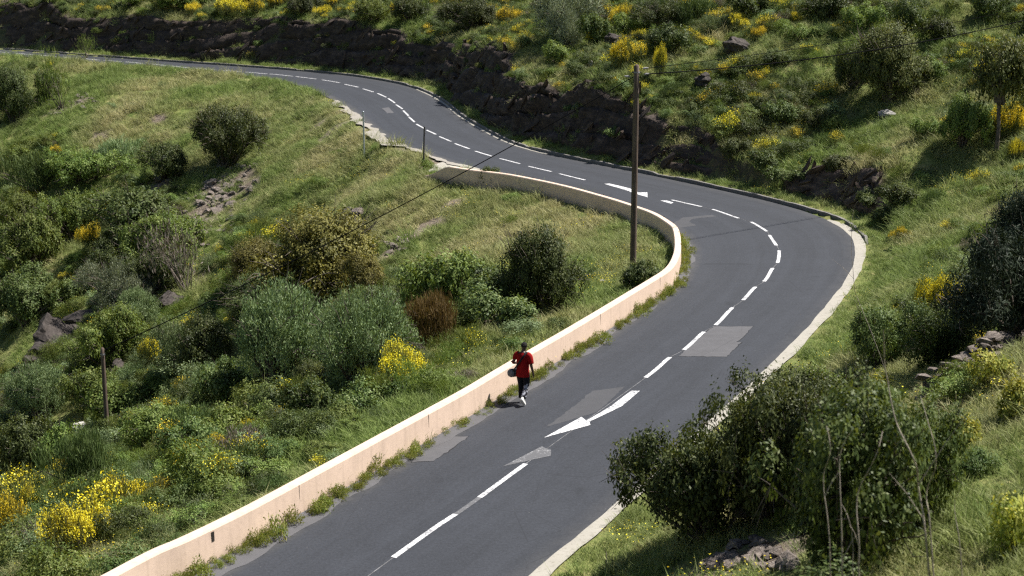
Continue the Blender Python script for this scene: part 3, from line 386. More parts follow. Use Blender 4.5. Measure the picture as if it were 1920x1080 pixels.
SCREE = [(-21.34, 130.6, -3.64, 0.66), (-24.36, 130.6, -4.96, 0.51), (-24.33, 126.6, -6.29, 0.46), (-24.14, 131.0, -4.75, 0.63), (-22.65, 129.4, -4.8, 0.61), (-22.73, 125.4, -6.07, 0.42), (-23.52, 128.2, -5.63, 0.5), (-23.49, 127.4, -5.89, 0.78), (-23.64, 127.8, -5.82, 0.38), (-22.85, 132.6, -4.1, 0.62), (-25.83, 130.2, -5.68, 0.6), (-25.37, 130.6, -5.41, 1.18), (-21.97, 127.8, -5.08, 0.51), (-24.85, 129.0, -5.82, 0.69), (-24.76, 129.8, -5.51, 0.57), (-23.21, 133.0, -4.14, 0.63), (-22.64, 132.2, -4.07, 0.68), (-21.73, 130.6, -3.85, 0.65), (-23.93, 126.6, -6.25, 0.32), (-24.7, 127.0, -6.27, 0.34), (-25.33, 127.4, -6.41, 0.73), (-21.1, 126.2, -5.04, 1.04), (-24.31, 127.0, -6.17, 0.56), (-23.95, 129.4, -5.42, 0.54), (-26.05, 131.4, -5.47, 0.51), (-23.14, 129.8, -4.86, 0.29), (-22.16, 129.8, -4.37, 0.46), (-22.36, 128.2, -5.16, 0.44), (-21.34, 130.6, -3.64, 0.54), (-23.14, 133.0, -4.11, 0.73), (-26.47, 134.6, -4.96, 0.67), (-21.57, 124.2, -5.86, 0.4), (-22.53, 125.4, -6.01, 0.94), (-25.52, 131.4, -5.27, 1.04), (-22.3, 129.0, -4.76, 0.47), (-25.25, 133.4, -4.77, 0.72), (-24.09, 131.0, -4.73, 0.44), (-22.14, 126.6, -5.59, 0.34), (-23.18, 129.0, -5.21, 0.75), (-24.24, 129.8, -5.33, 0.3), (-25.02, 131.0, -5.12, 0.72), (-23.42, 127.8, -5.74, 0.48), (-25.62, 129.0, -6.06, 0.47), (-21.39, 125.0, -5.63, 0.45), (-20.93, 127.8, -4.48, 0.52), (-23.84, 126.6, -6.23, 0.55), (-23.6, 130.2, -4.91, 0.64), (-24.38, 129.4, -5.53, 0.69), (-24.15, 127.4, -6.06, 0.59), (-25.48, 134.6, -4.62, 0.65), (-22.91, 127.8, -5.52, 0.68), (-23.17, 129.8, -4.88, 0.45), (-25.69, 129.4, -5.93, 0.69), (-23.86, 131.4, -4.59, 0.7), (-23.79, 129.8, -5.16, 0.59), (-24.97, 130.6, -5.22, 1.05), (-25.08, 127.8, -6.18, 0.48), (-23.19, 129.4, -5.05, 0.38), (-25.14, 135.0, -4.4, 0.7), (-23.85, 133.0, -4.34, 0.47), (-26.0, 133.4, -5.12, 0.58), (-20.68, 126.2, -4.85, 0.55), (-22.93, 125.8, -6.07, 0.48), (-22.47, 128.6, -5.04, 0.68), (-21.97, 127.8, -5.09, 0.37), (-20.87, 127.4, -4.61, 0.69), (-25.41, 124.6, -7.12, 0.71), (-24.45, 121.4, -7.24, 0.37), (-22.61, 121.4, -6.51, 0.29), (-22.05, 121.8, -6.28, 0.35), (-22.23, 123.8, -6.15, 0.46), (-23.15, 127.8, -5.62, 0.31), (-24.92, 121.4, -7.48, 0.59), (-24.85, 129.0, -5.82, 0.54), (-25.11, 121.8, -7.53, 0.28), (-25.16, 129.4, -5.81, 0.3), (-27.24, 131.0, -6.11, 0.48), (-27.31, 129.4, -6.63, 0.3), (-21.92, 118.2, -6.75, 0.28), (-26.78, 127.4, -7.03, 0.66), (-23.87, 126.2, -6.34, 0.29), (-25.71, 129.4, -5.94, 0.38), (-26.95, 129.8, -6.36, 0.42), (-21.34, 118.6, -6.41, 0.7), (-24.28, 127.0, -6.17, 0.34), (-26.46, 125.0, -7.5, 0.42), (-26.18, 129.4, -6.13, 0.54), (-23.13, 119.4, -6.99, 0.48), (-23.79, 122.2, -6.92, 0.73), (-22.47, 118.6, -6.86, 0.41), (-23.52, 125.8, -6.33, 0.71), (-22.9, 125.8, -6.06, 0.7), (-25.11, 121.8, -7.53, 0.72), (-26.27, 125.4, -7.27, 0.49), (-23.28, 123.8, -6.6, 0.45), (-21.68, 120.6, -6.19, 0.59), (-24.35, 122.6, -7.04, 0.89), (-22.46, 118.6, -6.86, 0.62), (-26.77, 126.6, -7.23, 0.45), (-23.85, 126.2, -6.34, 0.35), (-22.08, 122.6, -6.33, 0.44), (-23.69, 119.8, -7.16, 0.35), (-21.22, 117.8, -6.64, 0.56), (-22.02, 120.6, -6.37, 0.53), (-21.82, 121.4, -6.21, 0.45), (-22.51, 119.8, -6.68, 0.3), (-22.73, 121.4, -6.55, 0.48), (-21.87, 118.6, -6.68, 0.46), (-23.35, 120.6, -6.93, 0.56), (-24.82, 128.2, -5.96, 0.3), (-24.23, 127.8, -5.94, 0.93), (-24.28, 128.6, -5.73, 0.42), (-25.61, 128.2, -6.33, 1.11), (-24.67, 125.8, -6.62, 0.61), (-25.56, 127.4, -6.52, 0.61), (-22.32, 123.4, -6.29, 0.4), (-24.63, 123.0, -7.15, 0.71), (-24.7, 125.8, -6.64, 0.34), (-24.66, 125.4, -6.72, 0.69), (-25.02, 128.2, -6.04, 0.74), (-24.82, 125.4, -6.76, 0.33), (-23.46, 128.2, -5.6, 0.33), (-25.2, 129.0, -5.93, 0.46), (-24.2, 122.6, -6.98, 1.11), (-21.51, 119.4, -6.29, 0.39), (-23.98, 128.2, -5.74, 0.31), (-22.03, 122.6, -6.3, 0.44), (-21.89, 121.8, -6.21, 0.52), (-25.14, 125.4, -6.86, 0.4), (-22.36, 124.6, -6.06, 0.58), (-24.03, 128.2, -5.76, 0.37), (-23.58, 124.6, -6.52, 1.11), (-22.56, 118.6, -6.88, 0.52), (-24.29, 127.8, -5.94, 0.29), (-24.02, 125.0, -6.59, 0.68), (-22.3, 124.2, -6.08, 0.65), (-23.93, 128.6, -5.63, 0.68), (-22.29, 123.0, -6.35, 0.48), (-23.5, 127.0, -6.04, 0.58), (-26.14, 123.4, -7.76, 0.66), (-23.11, 127.0, -5.91, 0.69), (-23.57, 128.2, -5.64, 0.63), (-25.86, 120.6, -8.2, 0.53), (-24.73, 122.6, -7.22, 0.41), (-24.24, 119.4, -7.5, 0.53), (-24.98, 119.0, -8.0, 0.62), (-26.83, 123.8, -7.78, 0.59), (-24.06, 121.4, -7.08, 0.66), (-25.91, 120.6, -8.23, 0.36), (-23.88, 118.6, -7.58, 0.36), (-24.63, 120.6, -7.41, 0.48), (-25.7, 123.4, -7.54, 0.32), (-24.52, 122.2, -7.2, 0.62), (-25.89, 124.6, -7.36, 0.41), (-26.27, 121.0, -8.32, 0.31), (-23.93, 117.8, -7.76, 0.6), (-25.07, 121.4, -7.57, 0.29), (-24.36, 121.4, -7.2, 0.52), (-24.02, 120.2, -7.22, 0.66), (-23.47, 119.8, -7.07, 0.67), (-25.08, 119.0, -8.06, 0.68), (-25.44, 121.0, -7.88, 0.49), (-23.63, 119.0, -7.28, 1.18), (-25.1, 123.8, -7.18, 0.63), (-26.3, 123.8, -7.68, 0.4), (-24.72, 118.6, -8.0, 0.72), (-25.32, 122.6, -7.52, 0.69), (-26.91, 124.2, -7.77, 0.73), (-24.24, 121.8, -7.14, 0.59), (-23.99, 119.8, -7.28, 0.31), (-23.39, 117.0, -7.57, 0.59), (-22.95, 116.6, -7.51, 0.53), (-31.92, 137.8, -6.34, 0.56), (-31.37, 139.0, -5.97, 0.58), (-29.32, 134.6, -5.91, 0.56), (-30.28, 136.2, -6.02, 0.59), (-30.29, 136.2, -6.02, 0.35), (-30.1, 137.8, -5.7, 0.41), (-30.41, 137.8, -5.76, 0.62), (-29.73, 135.4, -5.94, 0.43), (-32.01, 138.2, -6.27, 0.34), (-30.25, 137.4, -5.82, 0.31), (-29.81, 135.4, -5.98, 0.5), (-32.37, 139.8, -6.39, 0.69), (-29.28, 133.8, -6.08, 0.65), (-30.89, 137.0, -6.11, 0.73), (-29.66, 135.4, -5.91, 1.17), (-31.4, 137.0, -6.28, 0.39), (-30.69, 138.2, -5.79, 0.47), (-30.74, 137.0, -6.05, 1.18), (-29.54, 134.2, -6.09, 0.4), (-31.9, 140.2, -6.07, 0.64), (-29.68, 135.8, -5.83, 0.55), (-31.33, 138.6, -5.97, 0.49), (-28.47, 134.2, -5.65, 0.31), (-30.85, 138.2, -5.84, 0.46), (-29.5, 134.2, -6.08, 0.44), (-28.35, 133.0, -6.03, 0.61), (-45.3, 165.8, -2.61, 0.52), (-45.09, 165.8, -2.57, 0.52), (-48.24, 170.6, -2.6, 0.5), (-44.39, 165.4, -2.5, 0.3), (-44.06, 166.2, -2.18, 0.55), (-44.73, 164.6, -2.92, 0.63), (-47.46, 169.8, -2.53, 0.55), (-47.06, 168.2, -2.7, 0.57), (-43.51, 165.0, -2.44, 0.74), (-43.5, 165.0, -2.44, 0.5), (-46.19, 168.6, -2.28, 0.42), (-46.34, 169.0, -2.23, 0.69), (-48.56, 171.8, -2.41, 0.71), (-45.65, 166.6, -2.57, 0.72), (-44.35, 164.2, -2.96, 0.48), (-44.52, 166.6, -2.15, 0.3), (-45.08, 168.2, -2.1, 0.74), (-45.49, 169.0, -2.05, 0.49), (-45.67, 168.2, -2.29, 0.64), (-43.41, 164.6, -2.52, 0.33), (-47.74, 165.4, -3.59, 0.34), (-48.82, 168.2, -3.25, 0.44), (-48.18, 168.2, -3.17, 0.46), (-47.9, 167.4, -3.31, 0.67), (-47.09, 165.4, -3.36, 0.38), (-48.48, 165.8, -3.77, 0.68), (-47.34, 165.0, -3.57, 0.35), (-47.27, 165.0, -3.54, 0.58), (-47.57, 165.0, -3.65, 0.31), (-49.46, 169.0, -3.29, 0.63), (-6.88, 93.8, -2.4, 0.49), (-7.59, 93.4, -2.7, 0.74), (-6.68, 91.4, -2.68, 0.51), (-7.26, 92.6, -2.63, 0.57), (-7.1, 93.8, -2.49, 0.3), (-7.01, 93.8, -2.45, 0.4), (-6.82, 93.4, -2.42, 0.47), (-6.95, 92.6, -2.53, 0.65), (-6.45, 93.8, -2.24, 0.57), (-6.44, 93.0, -2.32, 0.43), (-6.91, 92.2, -2.58, 0.6), (-7.01, 92.2, -2.6, 0.48), (-7.14, 93.0, -2.55, 0.43), (-6.37, 92.6, -2.34, 0.7), (-6.29, 91.0, -2.54, 0.64), (-7.28, 91.8, -2.77, 0.63), (-9.81, 101.0, -2.95, 0.53), (-10.89, 103.0, -2.88, 0.6), (-10.91, 101.8, -3.5, 0.47), (-10.79, 101.8, -3.37, 0.5), (-10.12, 102.6, -2.46, 1.19), (-10.46, 101.8, -3.08, 0.63), (-10.91, 102.2, -3.28, 0.68), (-10.46, 103.0, -2.55, 0.61), (-11.09, 103.8, -2.83, 0.39), (-10.3, 102.6, -2.63, 0.58), (-11.11, 103.0, -3.05, 0.65), (-9.85, 101.4, -2.77, 0.52), (-10.97, 103.8, -2.73, 1.06), (-10.43, 101.8, -3.05, 0.68), (-10.27, 101.8, -2.92, 0.66), (-11.31, 103.4, -3.07, 0.54)]
TERRACE = [(11.7, 42.6, 3.44), (12.23, 42.6, 3.84), (12.92, 43.0, 4.06), (13.43, 43.0, 4.35), (15.18, 46.6, 3.69), (16.27, 48.2, 3.61), (17.1, 49.0, 3.81)]
HEAP = [(4.96, 33.8, 2.32, 0.24), (5.49, 32.6, 2.86, 0.41), (5.62, 34.6, 2.39, 0.27), (5.7, 34.6, 2.43, 0.2), (5.82, 31.0, 3.52, 0.46), (4.99, 33.8, 2.33, 0.38), (5.56, 33.4, 2.67, 0.42), (4.85, 34.6, 2.08, 0.32), (5.92, 31.8, 3.31, 0.32), (5.32, 35.0, 2.21, 0.44), (5.86, 33.0, 2.93, 0.45), (5.28, 33.0, 2.67, 0.21), (5.19, 33.0, 2.62, 0.39), (5.79, 34.6, 2.47, 0.38), (4.93, 33.8, 2.31, 0.33), (5.7, 35.0, 2.36, 0.36), (5.02, 33.4, 2.43, 0.35), (4.64, 34.2, 2.09, 0.43), (5.79, 31.0, 3.5, 0.34), (5.15, 34.2, 2.3, 0.32), (5.81, 34.2, 2.55, 0.4), (4.69, 33.8, 2.21, 0.38), (5.82, 30.6, 3.63, 0.42), (4.93, 33.4, 2.39, 0.46), (5.71, 31.0, 3.46, 0.41), (5.73, 33.8, 2.61, 0.35), (5.81, 33.8, 2.65, 0.31), (5.85, 33.4, 2.8, 0.21), (4.93, 33.8, 2.31, 0.35), (5.52, 35.0, 2.29, 0.25), (4.93, 33.0, 2.48, 0.25), (5.31, 31.8, 2.99, 0.44), (5.49, 31.0, 3.36, 0.41), (4.71, 34.2, 2.13, 0.26), (4.82, 34.2, 2.17, 0.43), (4.58, 33.8, 2.16, 0.33), (5.79, 30.6, 3.62, 0.43), (5.46, 33.4, 2.63, 0.4), (4.87, 34.2, 2.19, 0.21), (5.67, 35.0, 2.35, 0.22), (4.66, 34.2, 2.11, 0.44), (5.74, 35.0, 2.38, 0.28), (5.78, 30.2, 3.72, 0.4), (5.21, 34.6, 2.23, 0.21), (5.22, 35.0, 2.17, 0.4), (5.28, 33.0, 2.67, 0.45), (4.76, 33.4, 2.31, 0.22), (5.78, 33.8, 2.63, 0.23), (5.77, 32.6, 2.99, 0.25), (5.48, 33.8, 2.52, 0.21), (5.7, 30.2, 3.68, 0.24), (5.65, 32.6, 2.93, 0.4), (5.41, 31.8, 3.04, 0.32), (5.76, 30.2, 3.71, 0.25), (5.66, 30.6, 3.55, 0.31), (5.93, 31.0, 3.57, 0.23), (4.64, 34.2, 2.1, 0.38), (5.59, 31.0, 3.4, 0.31), (5.22, 33.0, 2.64, 0.38), (5.39, 33.0, 2.72, 0.4), (5.08, 34.2, 2.27, 0.4), (4.99, 33.0, 2.52, 0.2), (5.82, 32.6, 3.01, 0.39), (4.51, 34.2, 2.04, 0.45)]
BLOCKS = (6.31, 37.0, 2.22)
BOULDERS = [(15.0, 103.0, 3.0, 0.91, 0.91, 'white boulder on the grass right of the bank end'), (23.79, 99.8, 4.37, 1.21, 0.54, 'pale flat rock below the brown oak'), (6.21, 121.8, 5.5, 0.82, 0.65, 'small white rock among the brooms left of the pole'), (15.69, 113.4, 7.0, 2.28, 1.75, 'dark jagged rock knob on the hill crest'), (7.86, 127.0, 6.54, 1.53, 1.27, 'dark rock on the hill above the pole top'), (13.31, 109.8, 5.21, 1.63, 1.33, 'dark jagged rock at the top right end of the bank'), (-33.11, 110.6, -14.19, 3.29, 2.79, 'big dark split rock outcrop in the left valley'), (-33.27, 107.4, -14.74, 3.02, 2.26, 'low dark boulder in front of the split outcrop'), (-31.64, 113.4, -12.78, 2.37, 1.19, 'overhanging flat rock above the split outcrop'), (-32.13, 111.4, -13.57, 2.73, 1.01, 'tilted rock slab on the split outcrop'), (-26.25, 91.4, -13.84, 1.3, 0.78, 'small pale boulder under the small pole'), (-25.77, 99.4, -12.49, 1.19, 1.19, 'square dark rock right of the small pole'), (-23.65, 106.6, -9.7, 1.85, 1.26, 'dark rock ledge among the shrubs uphill of the small pole'), (4.73, 125.8, 5.35, 0.59, 0.51, 'little dark rock beside the small white rock'), (4.39, 74.6, -0.57, 0.31, 0.23, 'single pale stone on the grass inside the bend')]
SCRUB_VALLEY = [(-61.9, 163.4), (-49.1, 161.0), (-40.1, 149.0), (-30.8, 136.6), (-22.4, 123.4), (-10.6, 99.4), (-6.0, 86.2), (-0.7, 71.8), (-1.3, 62.6), (-5.1, 55.0), (-8.1, 51.4), (-10.6, 46.6), (-12.6, 43.0), (-24.5, 61.0)]
GRASS_SLOPE = [(-49.6, 182.6), (-32.1, 170.6), (-16.7, 145.8), (-10.5, 119.4), (-5.7, 103.8), (1.3, 96.2), (6.8, 90.2), (7.9, 78.6), (3.3, 68.6), (-0.2, 62.6), (-1.5, 73.0), (-10.7, 100.2), (-22.4, 123.4), (-28.8, 133.8), (-41.8, 151.8), (-48.9, 168.6)]
APRON = (-4.44, 106.9)
STEMS = [((5.23, 23.5, 4.92), [(0, 0, -0.1), (-0.22, 0.0, 2.44), (-0.31, 0.22, 3.15), (-0.28, -0.22, 3.77), (-0.33, 0.0, 4.13)], 0.022, 'thin bare stem, leftmost of the row in the lower right', [(0.7, (0.5, 0.2, 0.8), 0.5)]), ((5.41, 23.5, 4.99), [(0, 0, -0.1), (-0.21, 0.0, 2.54), (-0.23, 0.22, 3.52), (-0.16, -0.22, 4.05)], 0.026, 'second bare stem from the left in the lower right', [(0.45, (0.5, 0.1, 0.85), 0.6)]), ((5.53, 23.5, 5.04), [(0, 0, -0.1), (-0.14, 0.0, 2.24), (-0.3, 0.22, 2.64)], 0.016, 'short thin bare stem between taller ones in the lower right', []), ((5.63, 23.5, 5.07), [(0, 0, -0.1), (-0.13, 0.0, 2.12), (-0.16, 0.22, 2.74), (0.02, -0.22, 3.54), (0.15, 0.0, 3.89)], 0.026, 'pale bare stem bending right in the lower right', [(0.5, (-0.4, 0.1, 0.9), 0.4)]), ((6.93, 24.0, 5.47), [(0, 0, -0.1), (-0.25, 0.0, 1.71), (-0.34, 0.22, 2.25), (-0.53, -0.22, 2.88), (-0.8, 0.0, 3.42), (-0.97, 0.21, 4.23), (-1.15, -0.22, 5.05)], 0.03, 'tallest bare stem leaning left over the roadside shrub', [(0.45, (0.5, 0, 0.85), 1.6), (0.35, (-0.6, 0, 0.8), 1.0)]), ((6.98, 24.0, 5.49), [(0, 0, -0.1), (-0.24, 0.0, 1.88), (-0.28, 0.22, 2.15), (-0.24, -0.22, 2.87), (-0.37, 0.0, 3.5), (-0.45, 0.21, 3.82)], 0.024, 'bare stem with fork right of the leaning one', []), ((7.43, 24.0, 5.56), [(0, 0, -0.1), (-0.18, 0.0, 1.44), (-0.25, 0.22, 1.89), (-0.29, -0.22, 2.35)], 0.018, 'rightmost short bare stem in the lower right', []), ((2.4, 38.0, 0.29), [(0, 0, -0.1), (0.08, 0.0, 0.03), (0.03, 0.22, 0.46), (-0.03, -0.22, 0.74)], 0.02, 'short dead stalk on the verge beside the near gutter', []), ((11.89, 47.2, 2.31), [(0, 0, -0.1), (-0.59, 0.0, 1.45), (-1.25, 0.22, 2.99), (-1.42, -0.22, 3.34), (-1.53, 0.0, 4.53), (-1.5, 0.21, 5.73), (-1.45, -0.22, 6.08)], 0.018, 'slender bare twig rising in front of the outside of the bend', [(0.62, (-0.75, 0, 0.65), 1.0)])]
PERSON = (0.38, 53.28)

# ------------------------------------------------------------------ helpers
rng = np.random.default_rng(11)
random.seed(5)

def tag(o, label=None, cat=None, group=None, kind=None):
    if label: o["label"] = label
    if cat: o["category"] = cat
    if group: o["group"] = group
    if kind: o["kind"] = kind
    return o

def mesh_from(name, V, F, attrs=None, smooth=False):
    me = bpy.data.meshes.new(name)
    V = np.asarray(V, np.float32)
    if isinstance(F, np.ndarray):
        k = F.shape[1]
        me.vertices.add(len(V)); me.vertices.foreach_set("co", V.ravel())
        me.loops.add(F.size); me.loops.foreach_set("vertex_index", F.astype(np.int32).ravel())
        me.polygons.add(len(F)); me.polygons.foreach_set("loop_start", np.arange(0, F.size, k, dtype=np.int32))
        me.polygons.foreach_set("loop_total", np.full(len(F), k, np.int32))
        me.update(calc_edges=True)
    else:
        me.from_pydata([tuple(map(float, v)) for v in V], [], F)
    for n, a in (attrs or {}).items():
        a = np.asarray(a, np.float32)
        if a.ndim == 1:
            me.attributes.new(n, 'FLOAT', 'POINT').data.foreach_set("value", a)
        else:
            me.attributes.new(n, 'FLOAT_VECTOR', 'POINT').data.foreach_set("vector", a.ravel())
    if smooth:
        me.polygons.foreach_set("use_smooth", np.ones(len(me.polygons), bool))
    return me

def obj(name, me, mat=None, parent=None, link=True):
    o = bpy.data.objects.new(name, me)
    if link: COL.objects.link(o)
    if mat is not None:
        if not me.materials: me.materials.append(mat)
        elif me.materials[0] != mat:
            o.material_slots[0].link = 'OBJECT'; o.material_slots[0].material = mat
    if parent: o.parent = parent
    return o

def empty(name, loc=(0, 0, 0), rz=0.0):
    o = bpy.data.objects.new(name, None)
    COL.objects.link(o); o.location = loc; o.rotation_euler = (0, 0, rz); o.empty_display_size = .3
    return o

def gz(x, y):
    return float(ground(np.array([[x, y]]))[0])

class Mat:
    """small node-graph helper"""
    def __init__(s, name, rough=.8, spec=.3):
        s.m = bpy.data.materials.new(name); s.m.use_nodes = True
        s.t = s.m.node_tree; s.n = s.t.nodes; s.b = s.n["Principled BSDF"]
        s.b.inputs["Roughness"].default_value = rough
        s.b.inputs["Specular IOR Level"].default_value = spec
        s._c = None
    def link(s, a, b): s.t.links.new(a, b)
    def node(s, typ, **kw):
        q = s.n.new(typ)
        for k, v in kw.items(): setattr(q, k, v)
        return q
    def coord(s, kind="Object"):
        if s._c is None: s._c = s.node("ShaderNodeTexCoord")
        return s._c.outputs[kind]
    def mapped(s, scale, kind="Object", rot=(0, 0, 0)):
        q = s.node("ShaderNodeMapping"); s.link(s.coord(kind), q.inputs[0])
        q.inputs["Scale"].default_value = scale; q.inputs["Rotation"].default_value = rot
        return q.outputs[0]
    def noise(s, scale, detail=4, rough=.55, vec=None, dist=0.0):
        q = s.node("ShaderNodeTexNoise"); q.inputs["Scale"].default_value = scale
        q.inputs["Detail"].default_value = detail; q.inputs["Roughness"].default_value = rough; q.inputs["Distortion"].default_value = dist
        s.link(vec if vec is not None else s.coord(), q.inputs["Vector"]); return q.outputs[0]
    def voro(s, scale, feature='F1', vec=None, out=0):
        q = s.node("ShaderNodeTexVoronoi", feature=feature); q.inputs["Scale"].default_value = scale
        s.link(vec if vec is not None else s.coord(), q.inputs["Vector"]); return q.outputs[out]
    def ramp(s, fac, stops, interp='LINEAR'):
        q = s.node("ShaderNodeValToRGB"); cr = q.color_ramp; cr.interpolation = interp
        while len(cr.elements) > 1: cr.elements.remove(cr.elements[0])
        for i, (p, c) in enumerate(stops):
            e = cr.elements[0] if i == 0 else cr.elements.new(p)
            e.position = p; c = (c, c, c) if isinstance(c, (int, float)) else c; e.color = (c[0], c[1], c[2], 1)
        s.link(fac, q.inputs[0]); return q.outputs[0]
    def mix(s, fac, a, b, mode='MIX'):
        q = s.node("ShaderNodeMix", data_type='RGBA', blend_type=mode)
        for v, i in ((fac, 0), (a, 6), (b, 7)):
            if isinstance(v, (int, float)): q.inputs[i].default_value = v
            elif isinstance(v, tuple): q.inputs[i].default_value = (v[0], v[1], v[2], 1)
            else: s.link(v, q.inputs[i])
        return q.outputs[2]
    def math(s, op, a, b=0.0):
        q = s.node("ShaderNodeMath", operation=op)
        for i, v in enumerate((a, b)):
            if isinstance(v, (int, float)): q.inputs[i].default_value = v
            else: s.link(v, q.inputs[i])
        return q.outputs[0]
    def attr(s, name, typ='GEOMETRY'):
        q = s.node("ShaderNodeAttribute", attribute_type=typ, attribute_name=name); return q.outputs["Fac"]
    def objrand(s): return s.node("ShaderNodeObjectInfo").outputs["Random"]
    def color(s, c):
        if isinstance(c, tuple): s.b.inputs["Base Color"].default_value = (c[0], c[1], c[2], 1)
        else: s.link(c, s.b.inputs["Base Color"])
    def bump(s, h, strength=.5, dist=.05):
        q = s.node("ShaderNodeBump"); q.inputs["Strength"].default_value = strength; q.inputs["Distance"].default_value = dist
        s.link(h, q.inputs["Height"]); s.link(q.outputs[0], s.b.inputs["Normal"])

def leaf_mat(name, cols, rough=.5, spec=.35, trans=.25, vary=.25):
    cols = [tuple(v * LEAF_GAIN for v in c) for c in cols] if 'flower' not in name else cols; spec *= .5; rough = max(rough, .55)
    """foliage: leaf-to-leaf tint, plant-to-plant tint, some light through the leaf"""
    M = Mat(name, rough, spec)
    c = M.ramp(M.attr("tint"), [(i / (len(cols) - 1), c) for i, c in enumerate(cols)])
    hs = M.node("ShaderNodeHueSaturation")
    r = M.objrand()
    M.link(M.math('ADD', M.math('MULTIPLY', r, .03), .485), hs.inputs["Hue"])
    M.link(M.math('ADD', M.math('MULTIPLY', r, vary * 2), 1 - vary), hs.inputs["Value"])
    M.link(c, hs.inputs["Color"]); c = hs.outputs[0]
    M.color(c)
    tr = M.node("ShaderNodeBsdfTranslucent"); M.link(M.mix(1.0, c, (1.35, 1.25, .55), 'MULTIPLY'), tr.inputs[0])
    mx = M.node("ShaderNodeMixShader"); mx.inputs[0].default_value = trans
    M.link(M.b.outputs[0], mx.inputs[1]); M.link(tr.outputs[0], mx.inputs[2])
    M.link(mx.outputs[0], M.n["Material Output"].inputs[0])
    return M.m

# ------------------------------------------------------------------ materials
LEAF_GAIN = 1.6
def m_ground():
    M = Mat("hillside_ground", .95, .1)
    n1 = M.noise(.22, 5); n2 = M.noise(1.3, 6, .65); n3 = M.noise(9, 4, .7)
    turf = M.ramp(n2, [(.32, (.075, .105, .028)), (.47, (.14, .168, .05)), (.6, (.22, .22, .085)), (.75, (.31, .27, .14))])
    soil = M.ramp(n3, [(.3, (.075, .055, .035)), (.7, (.17, .125, .08))])
    c = M.mix(M.ramp(n1, [(.5, 0.0), (.72, .55)]), turf, soil)
    scree = M.ramp(M.voro(3.2, out=1), [(0, (.12, .10, .085)), (1, (.34, .29, .25))])
    c = M.mix(M.attr("bare"), c, M.mix(n3, soil, scree))
    strat = M.noise(1.0, 6, .65, M.mapped((.5, .5, 2.6), rot=(.35, .5, 0)), .8)
    rock = M.ramp(strat, [(.3, (.030, .026, .025)), (.5, (.065, .054, .048)), (.62, (.10, .07, .052)), (.78, (.17, .145, .125))])
    c = M.mix(M.attr("rock"), c, rock)
    M.color(c)
    M.bump(M.math('ADD', n3, M.math('MULTIPLY', strat, 2.0)), .6, .25)
    return M.m

def m_rock(name, dark, mid, light, scale=1.0):
    M = Mat(name, .85, .25)
    st = M.noise(1.6 * scale, 7, .65, M.mapped((.6, .6, 2.2), rot=(.4, .3, 0)), .6)
    n = M.noise(7 * scale, 5, .7)
    c = M.ramp(st, [(.3, dark), (.52, mid), (.72, light)])
    hs = M.node("ShaderNodeHueSaturation"); M.link(M.math('ADD', M.math('MULTIPLY', M.objrand(), .5), .75), hs.inputs["Value"])
    M.link(M.mix(M.ramp(n, [(.45, 0.), (.75, .5)]), c, light), hs.inputs["Color"])
    M.color(hs.outputs[0]); M.bump(M.math('ADD', st, M.math('MULTIPLY', n, .4)), .8, .12)
    return M.m

def m_asphalt(name, base, grain, worn=True):
    M = Mat(name, .82, .35)
    fine = M.noise(55, 3, .8); med = M.noise(2.2, 5, .6); big = M.noise(.25, 4)
    c = M.mix(M.ramp(med, [(.3, 0.), (.75, 1.)]), tuple(v * .86 for v in base), tuple(v * 1.16 for v in base))
    c = M.mix(M.ramp(big, [(.42, 0.), (.68, .5)]), c, tuple(v * 1.35 for v in base))
    c = M.mix(M.ramp(fine, [(.5, 0.), (.78, grain)]), c, tuple(v * 2.6 for v in base))
    if worn:
        # tyre lanes polished a little paler, seen along the road
        ac = M.attr("across"); al = M.attr("along")
        cb = M.node("ShaderNodeCombineXYZ"); M.link(M.math('MULTIPLY', ac, 3.2), cb.inputs[0]); M.link(M.math('MULTIPLY', al, .12), cb.inputs[1])
        streak = M.noise(1.0, 4, .6, cb.outputs[0])
        c = M.mix(M.ramp(streak, [(.45, 0.), (.70, .5)]), c, tuple(v * 1.55 for v in base))
        lane = M.math('DIVIDE', M.math('ADD', ac, M.math('MULTIPLY', M.noise(.35, 3), .5)), 7.5)
        track = M.ramp(lane, [(.08, 0.), (.17, 1.), (.25, .1), (.35, .1), (.42, .9), (.49, 0.), (.60, .9), (.68, .1), (.78, .1), (.86, 1.), (.95, 0.)])
        c = M.mix(M.math('MULTIPLY', track, M.ramp(M.noise(.7, 5, .65), [(.35, .1), (.7, .65)])), c, tuple(v * 1.65 for v in base))
        oil = M.math('MULTIPLY', M.ramp(M.voro(.55, out=0, vec=M.mapped((1, .45, 1))), [(.0, .7), (.13, 0.)]), M.ramp(M.noise(.3, 2), [(.5, 0.), (.6, 1.)]))
        c = M.mix(oil, c, tuple(v * .5 for v in base))
        agg = M.noise(11, 3, .9)
        c = M.mix(M.ramp(agg, [(.35, .5), (.5, 0.)]), c, tuple(v * .5 for v in base))
        c = M.mix(M.ramp(agg, [(.54, 0.), (.70, .6)]), c, tuple(v * 2.2 for v in base))
        spots = M.voro(1.7, out=0)
        c = M.mix(M.ramp(spots, [(.0, .55), (.035, 0.)]), c, (.30, .29, .27))
        edge = M.attr("edge"); en = M.math('MULTIPLY', edge, M.ramp(M.noise(1.1, 5, .7), [(.35, .2), (.6, 1.)]))
        c = M.mix(M.math('MULTIPLY', en, .75), c, (.10, .094, .088))
    # sealed hairline cracks
    cr = M.voro(.33, 'DISTANCE_TO_EDGE', M.mix(.12, M.coord(), M.node("ShaderNodeTexNoise").outputs[1]))
    c = M.mix(M.ramp(cr, [(.0, .45), (.004, 0.)]), c, tuple(v * .45 for v in base))
    M.color(c); M.bump(fine, .35, .01)
    return M.m

